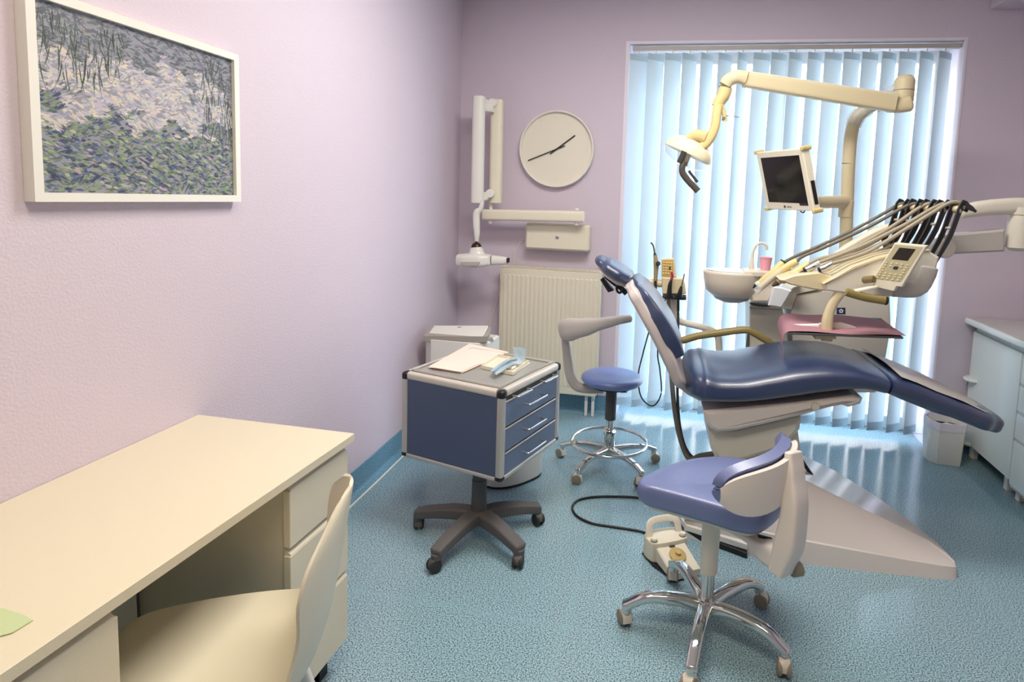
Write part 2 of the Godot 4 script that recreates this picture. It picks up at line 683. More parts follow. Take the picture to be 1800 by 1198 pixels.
func blinds() -> void:
	var o := thing("vertical_blind", "pale blue vertical slat blind hanging across the whole window recess", "blind", Vector3(0.52, 0, -4.0))
	place(o, "headrail", Solid.new().box(Vector3(-0.43, 2.405, -4.02), Vector3(1.49, 2.432, -3.98), 0.003), M.greyplastic)
	var s := [Vector2(-0.3907,0.563), Vector2(-0.2806,0.668), Vector2(-0.1725,0.636), Vector2(-0.0672,0.778), Vector2(0.0406,0.916), Vector2(0.1517,0.810), Vector2(0.2584,1.024), Vector2(0.3737,0.560), Vector2(0.4746,0.662), Vector2(0.5745,0.747), Vector2(0.6856,0.721), Vector2(0.7920,0.499), Vector2(0.8984,0.556), Vector2(1.0009,0.547), Vector2(1.1079,0.649), Vector2(1.2108,0.475), Vector2(1.3145,0.657), Vector2(1.4132,0.711)]
	for i in s.size():
		var a: float = s[i].y
		var x: float = s[i].x
		var b := Basis(Vector3.UP, a)
		var rows := []
		for y in [0.062, 0.5, 1.0, 1.5, 2.0, 2.385]:
			var r := []
			for k in 7:
				var u := (k - 3) / 3.0
				r.append(Vector3(x, y, -4.0) + b * Vector3(u * 0.0635, 0, 0.006 * (1.0 - u * u)))
			rows.append(r)
		var sl := place(o, "slat", Solid.new().sheet(rows, 0.0012), M.blind)
		rows = []
		for y in [0.064, 0.115]:
			var r := []
			for k in 7:
				var u := (k - 3) / 3.0
				r.append(Vector3(x, y, -4.0) + b * Vector3(u * 0.061, 0, 0.006 * (1.0 - u * u) + 0.0025))
			rows.append(r)
		place(sl, "bottom_weight", Solid.new().sheet(rows, 0.002), M.blind)
		rows = []
		for y in [2.345, 2.384]:
			var r := []
			for k in 7:
				var u := (k - 3) / 3.0
				r.append(Vector3(x, y, -4.0) + b * Vector3(u * 0.062, 0, 0.006 * (1.0 - u * u) + 0.0022))
			rows.append(r)
		place(sl, "top_hem", Solid.new().sheet(rows, 0.0015), M.blind)
		place(o, "hook", Solid.new().box(Vector3(x - 0.004, 2.380, -4.003), Vector3(x + 0.004, 2.408, -3.999), 0.001), M.white)
	place(o, "bead_chain", Solid.new().tube([Vector3(-0.43, 0.07, -3.985), Vector3(0.5, 0.058, -3.985), Vector3(1.48, 0.07, -3.985)], 0.0018, 6), M.white)


func radiator() -> void:
	var o := thing("radiator", "cream ribbed panel radiator under the x-ray arm on the back wall", "radiator", Vector3(-0.92, 0.1, -3.9))
	var a := [Vector3(-1.2334,0.9736,-3.8400), Vector3(-0.5575,0.9945,-3.8400), Vector3(-0.5446,0.1430,-3.8400)]
	var x0: float = a[0].x
	var x1: float = a[1].x
	var y1: float = a[0].y
	var y0: float = a[2].y
	place(o, "panel", Solid.new().box(Vector3(x0, y0, -3.862), Vector3(x1, y1, -3.846), 0.006), M.cream)
	var back := Solid.new().box(Vector3(x0, y0, -3.925), Vector3(x1, y1, -3.912), 0.006)
	place(o, "rear_panel", back, M.cream)
	for x in [x0 - 0.003, x1 - 0.003]:
		place(o, "side_cover", Solid.new().box(Vector3(x, y0 + 0.01, -3.925), Vector3(x + 0.006, y1 + 0.004, -3.843), 0.002), M.cream)
	var n := 21
	for i in n:
		var x := lerpf(x0 + 0.03, x1 - 0.03, i / (n - 1.0))
		place(o, "rib", Solid.new().sweep([Vector3(x, y0 + 0.062, -3.847), Vector3(x, y1 - 0.055, -3.847)], [0.0115], [0.0055], Vector3(0, 0, 1), 3.0, 10, 1, 0.01), M.cream)
	var g := Solid.new()
	for i in 36:
		var x := lerpf(x0 + 0.012, x1 - 0.012, i / 35.0)
		g.box(Vector3(x - 0.003, y1, -3.92), Vector3(x + 0.003, y1 + 0.004, -3.846), 0.0)
	g.box(Vector3(x0, y1 + 0.001, -3.852), Vector3(x1, y1 + 0.006, -3.846), 0.0).box(Vector3(x0, y1 + 0.001, -3.925), Vector3(x1, y1 + 0.006, -3.918), 0.0)
	place(o, "top_grille", g, M.cream)
	for x in [Vector3(-0.6251,0.0707,-3.8800), Vector3(-0.5789,0.0755,-3.8800)]:
		var p := place(o, "pipe", rod(Solid.new(), Vector3(x.x, 0.0, -3.88), Vector3(x.x, y0 + 0.02, -3.88), 0.011), M.white)
		place(p, "valve", rod(Solid.new(), Vector3(x.x, y0 - 0.035, -3.88), Vector3(x.x, y0 + 0.0, -3.88), 0.015), M.steel)
	for x in [x0 + 0.12, x1 - 0.12]:
		place(o, "wall_bracket", Solid.new().box(Vector3(x, 0.2, BACK + 0.001), Vector3(x + 0.04, 0.9, -3.913), 0.002), M.cream)


# ---------------------------------------------------------------- desk and cabinets
func desk() -> void:
	var o := thing("desk_top", "long cream desk top fixed along the left wall below the painting", "desk", Vector3(-1.2, 0.71, -0.9))
	var p := []
	for z in [-1.571, -1.2, -0.2]:
		p.append(Vector3(wall_x(z) + 0.001, 0.711, z))
	p.append_array([Vector3(-0.945, 0.711, -0.2), Vector3(-0.942, 0.711, -1.571)])
	place(o, "top", Solid.new().slab(p, Vector3(0, 0.024, 0), 0.0015), M.desktop)
	place(o, "back_panel", Solid.new().box(Vector3(-1.44, 0.02, -1.29), Vector3(-1.42, 0.71, -0.83), 0.002), M.deskfront)
	drawer_unit(-1.552, -1.300, "cream three drawer unit under the far end of the desk", [[0.097, 0.30], [0.318, 0.512], [0.535, 0.686]])
	drawer_unit(-0.825, -0.30, "cream drawer unit under the near end of the desk at the left edge", [[0.097, 0.36], [0.385, 0.686]])
	var s := thing("paper_note", "pale green paper slip lying on the desk at the left edge", "paper", Vector3(-1.05, 0.735, -0.62))
	var q := [Vector3(-1.1124,0.7362,-0.7099), Vector3(-1.1201,0.7362,-0.7475), Vector3(-1.0412,0.7362,-0.7413), Vector3(-1.0119,0.7362,-0.7348), Vector3(-1.0130,0.7362,-0.7054), Vector3(-1.0276,0.7362,-0.6904), Vector3(-1.0590,0.7362,-0.6740)]
	place(s, "slip", Solid.new().slab(q, Vector3(0, 0.0012, 0)), grain(mat("c9d9a8", 0.8), 0.1, 30.0, 4.0))


func drawer_unit(z0: float, z1: float, label: String, rows: Array) -> void:
	var o := thing("drawer_unit", label, "drawer unit", Vector3(-1.2, 0, (z0 + z1) / 2), 0.0)
	place(o, "carcass", Solid.new().box(Vector3(-1.43, 0.09, z0 + 0.006), Vector3(-0.977, 0.708, z1 - 0.004), 0.002), M.deskfront)
	for r in rows:
		var d := place(o, "drawer", Solid.new().box(Vector3(-0.976, r[0], z0 - 0.006), Vector3(-0.956, r[1], z1 + 0.004), 0.0015), M.deskfront)
		place(d, "grip_rail", Solid.new().slab([Vector3(-0.976, r[1] - 0.004, z1), Vector3(-0.956, r[1] - 0.002, z1), Vector3(-0.958, r[1] + 0.004, z1), Vector3(-0.972, r[1] + 0.014, z1), Vector3(-0.976, r[1] + 0.018, z1)], Vector3(0, 0, z0 - z1)), M.deskfront)
	for x in [-1.38, -1.02]:
		for z in [z0 + 0.05, z1 - 0.05]:
			place(o, "foot", Solid.new().box(Vector3(x - 0.02, 0.0, z - 0.02), Vector3(x + 0.02, 0.091, z + 0.02), 0.002), M.black)


func cabinets() -> void:
	var top := thing("worktop", "pale grey worktop with white rounded edge on the right hand cabinets", "worktop", Vector3(1.95, 0.8, -2.9))
	place(top, "slab", Solid.new().box(Vector3(1.652, 0.798, BACK + 0.002), Vector3(2.298, 0.828, -2.79), 0.006), M.worktop)
	place(top, "front_edge", Solid.new().sweep([Vector3(1.645, 0.812, BACK + 0.03), Vector3(1.645, 0.812, -2.79)], [0.016], [0.018], Vector3.UP, 3.0, 14, 1, 0.01), M.cabinet)
	var d := Vector3(1.6766,0.7644,-3.9500)
	var c := thing("base_cabinet", "glossy white base cabinet with one tall door beside the window", "cabinet", Vector3(1.95, 0, -3.65))
	place(c, "carcass", Solid.new().box(Vector3(1.702, 0.09, -3.93), Vector3(2.28, 0.797, -3.372), 0.002), M.cabinet)
	place(c, "door", Solid.new().box(Vector3(1.681, 0.088, -3.915), Vector3(1.7, 0.752, -3.374), 0.002), M.cabinet)
	for x in [1.725, 2.2]:
		for z in [-3.86, -3.45]:
			place(c, "foot", Solid.new().box(Vector3(x - 0.018, 0, z - 0.018), Vector3(x + 0.018, 0.091, z + 0.018), 0.002), M.white)
	for y in [0.462, 0.082]:
		place(c, "end_shelf", Solid.new().lathe([Vector2(0.06, 0.0), Vector2(0.066, 0.006), Vector2(0.066, 0.014), Vector2(0.06, 0.02)], Transform3D(Basis(), Vector3(1.70, y, -3.872)), 20), M.cabinet)
	var u := thing("drawer_cabinet", "glossy white drawer cabinet cut off by the right edge", "cabinet", Vector3(1.95, 0, -3.1))
	place(u, "carcass", Solid.new().box(Vector3(1.702, 0.09, -3.368), Vector3(2.28, 0.797, -2.80), 0.002), M.cabinet)
	var y := 0.752
	for h in [0.150, 0.128, 0.128, 0.232]:
		var dr := place(u, "drawer", Solid.new().box(Vector3(1.681, y - h, -3.366), Vector3(1.7, y, -2.802), 0.002), M.cabinet)
		y -= h
		place(dr, "grip", Solid.new().box(Vector3(1.684, y - 0.014, -3.362), Vector3(1.701, y - 0.001, -2.806), 0.001), M.alu)
		y -= 0.015
	for x in [1.725, 2.2]:
		for z in [-3.33, -2.86]:
			place(u, "foot", Solid.new().box(Vector3(x - 0.018, 0, z - 0.018), Vector3(x + 0.018, 0.091, z + 0.018), 0.002), M.white)


# ---------------------------------------------------------------- patient chair (own axes: x along it towards the feet, z towards the room)
func patient_chair() -> void:
	var o := thing("dental_chair", "navy padded dental patient chair on a white swept base beside the window", "dental chair", Vector3(0, 0, -2.455), deg_to_rad(3.6))
	var mid := -0.28
	# base: ridge along the middle, flanks sloping to both sides, pointed at the foot end
	var rows := []
	for r in [[0.05, 0.10, 0.09, -0.40, 0.06, -0.10], [0.16, 0.22, 0.20, -0.50, 0.09, -0.05], [0.34, 0.37, 0.34, -0.55, 0.11, 0.005], [0.50, 0.318, 0.29, -0.56, 0.097, 0.015], [0.61, 0.272, 0.240, -0.55, 0.088, 0.018], [0.78, 0.20, 0.182, -0.51, 0.075, 0.02], [0.94, 0.135, 0.120, -0.41, 0.062, 0.02], [1.05, 0.09, 0.076, -0.27, 0.054, 0.018], [1.10, 0.068, 0.060, -0.16, 0.05, 0.012], [1.118, 0.055, 0.050, -0.09, 0.045, 0.0]]:
		var x: float = r[0]
		var zn: float = r[5]
		var zr: float = maxf(-0.10, (zn + r[3]) / 2.0 + 0.02)
		rows.append(PackedVector3Array([Vector3(x, 0.0, zn), Vector3(x, r[4] - 0.004, zn - 0.012), Vector3(x, r[4], zn - 0.020), Vector3(x, r[1] - 0.010, zr + 0.006), Vector3(x, r[1], zr - 0.006), Vector3(x, r[2] + 0.004, r[3] + 0.012), Vector3(x, r[2] - 0.008, r[3]), Vector3(x, 0.0, r[3] + 0.01)]))
	part(o, "base", Solid.new().rings(rows, 30.0), mat("d9d2ce", 0.14))
	part(o, "floor_plate", Solid.new().slab([Vector3(0.0, 0.0, -0.30), Vector3(0.06, 0.0, -0.10), Vector3(0.30, 0.0, 0.025), Vector3(0.36, 0, -0.55), Vector3(0.1, 0.0, -0.5)], Vector3(0, 0.026, 0), 0.003), M.black)
	part(o, "step_plate", Solid.new().slab([Vector3(-0.01, 0.026, -0.30), Vector3(0.055, 0.026, -0.095), Vector3(0.30, 0.026, 0.008), Vector3(0.36, 0.026, -0.55), Vector3(0.09, 0.026, -0.5)], Vector3(0, 0.03, 0), 0.004), M.white)
	# lifting column and its covers
	part(o, "column", Solid.new().slab([Vector3(0.17, 0.37, mid + 0.13), Vector3(0.13, 0.47, mid + 0.13), Vector3(0.50, 0.56, mid + 0.13), Vector3(0.515, 0.47, mid + 0.13), Vector3(0.56, 0.26, mid + 0.13), Vector3(0.22, 0.12, mid + 0.13)], Vector3(0, 0, -0.26), 0.02), M.plastic)
	part(o, "gas_strut", rod(Solid.new(), Vector3(0.50, 0.405, mid + 0.02), Vector3(0.632, 0.225, mid + 0.02), 0.008), M.black)
	var pan := []
	for p in [Vector2(0.0973,0.5859), Vector2(0.4659,0.6522), Vector2(0.6864,0.7016), Vector2(0.7228,0.6900), Vector2(0.7159,0.6657), Vector2(0.6728,0.6483), Vector2(0.6364,0.6575), Vector2(0.4967,0.6015), Vector2(0.3812,0.5611), Vector2(0.2368,0.5132), Vector2(0.1584,0.4997), Vector2(0.1272,0.5145), Vector2(0.1068,0.5424)]:
		pan.append(Vector3(p.x, p.y, -0.04))
	part(o, "seat_pan", Solid.new().slab(pan, Vector3(0, 0, -0.48), 0.015), M.shell)
	var low := []
	for p in [Vector2(0.1310,0.4795), Vector2(0.2430,0.4833), Vector2(0.3909,0.5324), Vector2(0.5069,0.5735), Vector2(0.5041,0.5163), Vector2(0.4788,0.4795), Vector2(0.4220,0.4199), Vector2(0.2608,0.3509), Vector2(0.2013,0.3458), Vector2(0.1642,0.3630), Vector2(0.1427,0.4019)]:
		low.append(Vector3(p.x, p.y, -0.10))
	part(o, "bellows_cover", Solid.new().slab(low, Vector3(0, 0, -0.36), 0.02), M.plastic)
	var hc := Vector3(0.539, 0.645, -0.038)
	part(o, "hinge_cap", Solid.new().lathe([Vector2(0.017, -0.004), Vector2(0.017, 0.003), Vector2(0.015, 0.006)], Transform3D(Basis(Vector3.RIGHT, PI / 2), hc), 20), M.plastic)
	# seat cushion
	var st := [[0.07, 0.752, 0.626], [0.10, 0.756, 0.614], [0.16, 0.744, 0.620], [0.26, 0.752, 0.630], [0.36, 0.778, 0.648], [0.46, 0.806, 0.670], [0.56, 0.822, 0.694], [0.66, 0.822, 0.716], [0.74, 0.808, 0.722], [0.80, 0.792, 0.713]]
	var path := []
	var rv := []
	var ru := []
	for s in st:
		path.append(Vector3(s[0], (s[1] + s[2]) / 2, mid))
		rv.append((s[1] - s[2]) / 2)
		ru.append(0.285)
	ru[0] = 0.262
	part(o, "seat_cushion", soft(path, ru, rv, 0.062, 0.012, 3.4), M.navy)
	path = []
	rv = []
	ru = []
	for s in [[0.815, 0.792, 0.712, 0.275], [0.90, 0.778, 0.680, 0.27], [1.0, 0.742, 0.645, 0.262], [1.1, 0.706, 0.618, 0.25], [1.2, 0.664, 0.580, 0.225], [1.272, 0.634, 0.556, 0.17]]:
		path.append(Vector3(s[0], (s[1] + s[2]) / 2, mid))
		rv.append((s[1] - s[2]) / 2)
		ru.append(s[3])
	part(o, "leg_rest", soft(path, ru, rv, 0.012, 0.06, 4.0), M.navy)
	var rows2 := []
	for s in [[0.86, 0.798, 0.235], [0.92, 0.776, 0.235], [1.0, 0.747, 0.228], [1.1, 0.711, 0.22], [1.2, 0.669, 0.195], [1.26, 0.642, 0.14]]:
		var r := []
		for k in 9:
			var u := (k - 4) / 4.0
			r.append(Vector3(s[0], s[1] + 0.002 - 0.008 * u * u + 0.002 * sin(s[0] * 40.0 + k), mid + u * s[2]))
		rows2.append(r)
	var cover := mat("f2f2ee", 0.08)
	cover.transparency = BaseMaterial3D.TRANSPARENCY_ALPHA
	cover.albedo_color.a = 0.45
	cover.roughness = 0.26
	part(o, "foot_cover", Solid.new().sheet(rows2, 0.001), M.greyplastic).set_meta("label", "shiny plastic foot cover")
	# backrest: hard shell and pad
	var sh := []
	for p in [Vector2(-0.2480,1.0865), Vector2(-0.2126,1.0358), Vector2(-0.1392,0.9272), Vector2(-0.0694,0.8034), Vector2(-0.0242,0.7043), Vector2(0.0188,0.6463), Vector2(0.0845,0.6046)]:
		sh.append(Vector3(p.x + 0.01, p.y, mid))
	part(o, "back_shell", soft(sh, [0.20, 0.235, 0.25, 0.25, 0.235, 0.16, 0.13], [0.022, 0.03, 0.034, 0.034, 0.028, 0.02, 0.02], 0.012, 0.012), mat("cbc1be", 0.35))
	var pd := []
	for p in [Vector2(-0.2173,1.0857), Vector2(-0.1729,1.0404), Vector2(-0.1152,0.9646), Vector2(-0.0643,0.8860), Vector2(-0.0276,0.8110)]:
		pd.append(Vector3(p.x + 0.006, p.y, mid))
	part(o, "back_cushion", soft(pd, [0.175, 0.225, 0.25, 0.255, 0.235], [0.022, 0.028, 0.032, 0.034, 0.030], 0.025, 0.03, 8.0), M.navy)
	# headrest
	var hd := []
	for p in [Vector2(-0.3731,1.1683), Vector2(-0.3376,1.1476), Vector2(-0.2919,1.1224), Vector2(-0.2516,1.1045)]:
		hd.append(Vector3(p.x, p.y, mid))
	part(o, "headrest", soft(hd, [0.11, 0.145, 0.15, 0.13], [0.022, 0.034, 0.036, 0.030], 0.032, 0.026, 2.6), M.navy)
	var hs := []
	for p in [Vector2(-0.3723,1.1483), Vector2(-0.3364,1.1201), Vector2(-0.2956,1.0947), Vector2(-0.2603,1.0790)]:
		hs.append(Vector3(p.x, p.y, mid))
	part(o, "headrest_shell", soft(hs, [0.08, 0.12, 0.12, 0.10], [0.014, 0.02, 0.02, 0.016], 0.02, 0.02, 3.0), mat("cbc1be", 0.35))
	var hb := Solid.new()
	var k := []
	for p in [Vector2(-0.3735,1.0880), Vector2(-0.3637,1.0962), Vector2(-0.3265,1.0571), Vector2(-0.3106,1.0426), Vector2(-0.3356,1.0335), Vector2(-0.3546,1.0608)]:
		k.append(Vector3(p.x, p.y, mid + 0.05))
	hb.slab(k, Vector3(0, 0, -0.06), 0.003)
	var br := []
	for p in [Vector2(-0.3539,1.1044), Vector2(-0.3171,1.0756), Vector2(-0.2858,1.0542), Vector2(-0.2541,1.0251)]:
		br.append(Vector3(p.x, p.y, mid))
	hb.sweep(br, [0.012], [0.006], Vector3(0, 0, 1), 4.0, 8, 4)
	for p in br:
		p.z -= 0.03
	part(o, "headrest_bracket", hb, M.black)
	var ring := Solid.new()
	var q := []
	for i in 13:
		q.append(br[2] + Vector3(cos(TAU * i / 12.0) * 0.022 * 0.6, sin(TAU * i / 12.0) * 0.022, 0.03))
	ring.tube(q, 0.006, 6, 2)
	part(o, "release_lever", ring, M.black)
	# far armrest
	var ar := []
	for p in [Vector2(0.0239,0.7696), Vector2(0.0997,0.7971), Vector2(0.2081,0.8208), Vector2(0.3102,0.8411), Vector2(0.3486,0.8350), Vector2(0.3989,0.8098), Vector2(0.4497,0.7763), Vector2(0.5019,0.6835)]:
		ar.append(Vector3(p.x, p.y, -0.53))
	part(o, "armrest", Solid.new().sweep(ar, [0.022], [0.017], Vector3.UP, 2.6, 14, 5, 0.01), mat("8d7d4a", 0.45))


# a padded block: superellipse sections, boxier when thin
func soft(path: Array, ru: Array, rv: Array, r0: float, r1: float, ex := 5.0) -> Solid:
	return Solid.new().sweep(path, ru, rv, Vector3(-0.02, 1, 0), ex, 36, 5, r1, r0)


# ---------------------------------------------------------------- dental unit with cuspidor
func dental_unit() -> void:
	var o := thing("dental_unit", "cream dental unit cabinet with spittoon bowl behind the patient chair", "dental unit", Vector3(0.6, 0.0, -3.4))
	var z := -3.3
	place(o, "side_box", Solid.new().slab([Vector3(0.3295,0.9050,-3.2800), Vector3(0.4965,0.9109,-3.2800), Vector3(0.5779,0.5602,-3.2800), Vector3(0.3529,0.5390,-3.2800)], Vector3(0, 0, -0.28), 0.006), M.plastic)
	place(o, "lid", Solid.new().slab([Vector3(0.3327,0.9314,-3.2700), Vector3(0.4994,0.9310,-3.2700), Vector3(0.5006,0.9130,-3.2700), Vector3(0.3254,0.9095,-3.2700)], Vector3(0, 0, -0.30), 0.002), M.cream)
	place(o, "body", Solid.new().slab([Vector3(0.5335,0.9081,-3.2600), Vector3(0.5560,0.9905,-3.2600), Vector3(0.6927,1.0264,-3.2600), Vector3(0.8834,1.0302,-3.2600), Vector3(1.0015,1.0265,-3.2600), Vector3(1.0207,0.8587,-3.2600), Vector3(1.0071,0.6658,-3.2600), Vector3(0.9789,0.5138,-3.2600), Vector3(0.5921,0.4752,-3.2600)], Vector3(0, 0, -0.30), 0.006), M.plastic)
	place(o, "bevel_panel", Solid.new().slab([Vector3(0.4863,0.9155,-3.2500), Vector3(0.5245,1.0168,-3.2500), Vector3(0.5402,1.0327,-3.2500), Vector3(0.6218,1.0616,-3.2500), Vector3(0.6764,1.0327,-3.2500), Vector3(0.5566,0.9981,-3.2500), Vector3(0.5343,0.9159,-3.2500)], Vector3(0, 0, -0.28), 0.004), M.cream)
	place(o, "support_bracket", Solid.new().box(Vector3(0.36, 0.46, -3.45), Vector3(0.50, 0.57, -2.86), 0.01), M.plastic)
	# emblem: blue square with a white flower mark
	var em := [Vector3(0.7566,0.9408,-3.2585), Vector3(0.7975,0.9438,-3.2585), Vector3(0.8001,0.9100,-3.2585), Vector3(0.7578,0.9069,-3.2585)]
	var eb := place(o, "emblem", Solid.new().slab(em, Vector3(0, 0, -0.004)), mat("1d2f55", 0.4))
	var fl := Solid.new()
	var c: Vector3 = (em[0] + em[2]) / 2 + Vector3(0, 0, 0.001)
	for i in 5:
		var a := TAU * i / 5.0 + 0.4
		fl.lathe([Vector2(0.0045, 0), Vector2(0.0045, 0.0012)], Transform3D(Basis(Vector3.RIGHT, PI / 2), c + Vector3(cos(a), sin(a), 0) * 0.0075), 8)
	place(eb, "flower_mark", fl, M.white)
	# spittoon
	var bc := Vector3(0.2287,1.1004,-3.2200)
	var R := 0.150
	var bowl := Solid.new()
	var xf := Transform3D(Basis.from_scale(Vector3(1.0, 1.0, 0.82)), bc)
	bowl.lathe([Vector2(0.05, -0.135), Vector2(0.10, -0.128), Vector2(0.135, -0.10), Vector2(R - 0.003, -0.05), Vector2(R + 0.003, -0.01), Vector2(R + 0.003, 0.0), Vector2(R - 0.006, 0.006), Vector2(R - 0.016, 0.0), Vector2(R - 0.03, -0.03), Vector2(0.07, -0.055), Vector2(0.0, -0.06)], xf, 36, 60.0)
	place(o, "bowl", bowl, M.cuspidor)
	place(o, "bowl_underside", Solid.new().lathe([Vector2(0.0, -0.165), Vector2(0.045, -0.16), Vector2(0.085, -0.145), Vector2(0.10, -0.125)], Transform3D(Basis.from_scale(Vector3(1.0, 1.0, 0.8)), bc), 24, 60.0), M.greyplastic)
	var ln := Solid.new()
	ln.lathe([Vector2(R - 0.015, 0.007), Vector2(R - 0.04, -0.012), Vector2(0.07, -0.03), Vector2(0.0, -0.035), Vector2(0.0, -0.037), Vector2(R - 0.042, -0.014)], xf, 30, 60.0)
	place(o, "plastic_liner", ln, mat("efece4", 0.25))
	place(o, "shelf", Solid.new().slab([Vector3(0.2697,1.0968,-3.1200), Vector3(0.3364,1.0894,-3.1200), Vector3(0.4231,1.1004,-3.1200), Vector3(0.4330,1.1153,-3.1200), Vector3(0.3619,1.1196,-3.1200), Vector3(0.2797,1.1147,-3.1200)], Vector3(0, 0, -0.18), 0.004), M.cuspidor)
	place(o, "neck", Solid.new().slab([Vector3(0.2547,1.1069,-3.1500), Vector3(0.4430,1.1067,-3.1500), Vector3(0.4338,1.0397,-3.1500), Vector3(0.4089,0.9595,-3.1500), Vector3(0.3231,0.9535,-3.1500), Vector3(0.3127,0.9850,-3.1500), Vector3(0.2508,0.9896,-3.1500)], Vector3(0, 0, -0.14), 0.012), M.cuspidor)
	place(o, "neck_collar", Solid.new().lathe([Vector2(0.052, -0.006), Vector2(0.056, 0.0), Vector2(0.052, 0.006)], Transform3D(Basis(), Vector3(0.3784,0.9365,-3.2400)), 24), M.darkgrey)
	var sp := Solid.new()
	sp.sweep([Vector3(0.3251,1.0979,-3.2400), Vector3(0.3212,1.1365,-3.2400), Vector3(0.3201,1.1751,-3.2400), Vector3(0.3258,1.2199,-3.2400), Vector3(0.3439,1.2475,-3.2400), Vector3(0.3661,1.2545,-3.2400), Vector3(0.3866,1.2438,-3.2400), Vector3(0.3924,1.2205,-3.2400)], [0.013, 0.012, 0.008, 0.0065, 0.0065, 0.0065, 0.0065, 0.0065], [0.013, 0.012, 0.008, 0.0065, 0.0065, 0.0065, 0.0065, 0.0065], Vector3(0, 0.1, 1), 2.0, 12, 5)
	place(o, "water_spout", sp, M.cuspidor)
	# tall post for light and screen
	var post := Solid.new()
	post.tube([Vector3(0.8597,0.7053,-3.5500), Vector3(0.8481,1.0907,-3.5500), Vector3(0.8424,1.2803,-3.5500), Vector3(0.8296,1.5608,-3.5500), Vector3(0.8241,1.7455,-3.5500), Vector3(0.8267,1.8615,-3.5500), Vector3(0.8442,1.9346,-3.5500), Vector3(0.8891,1.9833,-3.5500), Vector3(0.9518,2.0178,-3.5000), Vector3(1.0395,2.0569,-3.4200)], 0.034, 18, 6)
	place(o, "post", post, M.yellow)
	var a := [Vector3(0.8304,1.3989,-3.5500), Vector3(0.8305,1.4925,-3.5500), Vector3(0.8308,1.5081,-3.5500), Vector3(0.8303,1.3614,-3.5500)]
	place(o, "post_collar", rod(Solid.new(), a[0], a[1], 0.039), M.yellow)
	place(o, "post_seam", rod(Solid.new(), Vector3(0.8228,1.6871,-3.5500), Vector3(0.8232,1.6933,-3.5500), 0.0348), M.darkhose)
	var w := Solid.new()
	var wr := []
	for p in [Vector3(0.8331,1.8920,-3.5500), Vector3(0.8466,1.9407,-3.5500), Vector3(0.8889,1.9863,-3.5500), Vector3(0.9516,2.0207,-3.5000), Vector3(1.0263,2.0586,-3.4300)]:
		wr.append(p)
	w.sweep(wr, [0.040, 0.044, 0.046, 0.05, 0.055], [0.040, 0.046, 0.05, 0.056, 0.062], Vector3(0, 0.1, 1), 2.0, 9, 4)
	place(o, "plastic_wrap", w, M.film)
	var arm := Solid.new()
	rod(arm, Vector3(0.8295,1.4863,-3.5500), Vector3(0.5938,1.4712,-3.3200), 0.034)
	place(o, "monitor_arm", arm, M.yellow)
	var h := Solid.new().tube([Vector3(0.3337,0.6819,-3.3000), Vector3(0.3353,0.7505,-3.3000), Vector3(0.3464,0.8072,-3.3000), Vector3(0.3498,0.8445,-3.3000)], 0.01, 8)
	place(o, "drain_hose", h, M.darkhose)
	var cup := thing("plastic_cup", "pink plastic cup standing beside the spittoon's water spout", "cup", Vector3(0.3877,1.1069,-3.2200))
	part(cup, "cup", Solid.new().lathe([Vector2(0.0, 0.001), Vector2(0.0235, 0.0), Vector2(0.026, 0.03), Vector2(0.031, 0.072), Vector2(0.033, 0.074), Vector2(0.033, 0.077), Vector2(0.029, 0.075), Vector2(0.023, 0.006), Vector2(0.0, 0.005)], Transform3D(), 28), M.cup)
	var bag := thing("waste_bag", "crumpled white plastic bag with red tissue tucked behind the handpieces", "bag", Vector3(0.4818,0.9623,-3.2000))
	place(bag, "sheet", Solid.new().slab([Vector3(0.4185,1.0486,-3.1200), Vector3(0.4594,1.0455,-3.1200), Vector3(0.5090,1.0316,-3.1200), Vector3(0.4665,0.9426,-3.1200), Vector3(0.4032,0.9496,-3.1200)], Vector3(0, 0, -0.04), 0.006), mat("eef1f4", 0.4))
	var tis := []
	for i in 5:
		var r := []
		for k in 7:
			r.append(Vector3(0.43 + k * 0.022, 1.07 + 0.006 * sin(i * 2.3 + k * 1.9), -3.24 + i * 0.02))
		tis.append(r)
	place(bag, "tissue", Solid.new().sheet(tis, 0.012), mat("8f4657", 0.8))


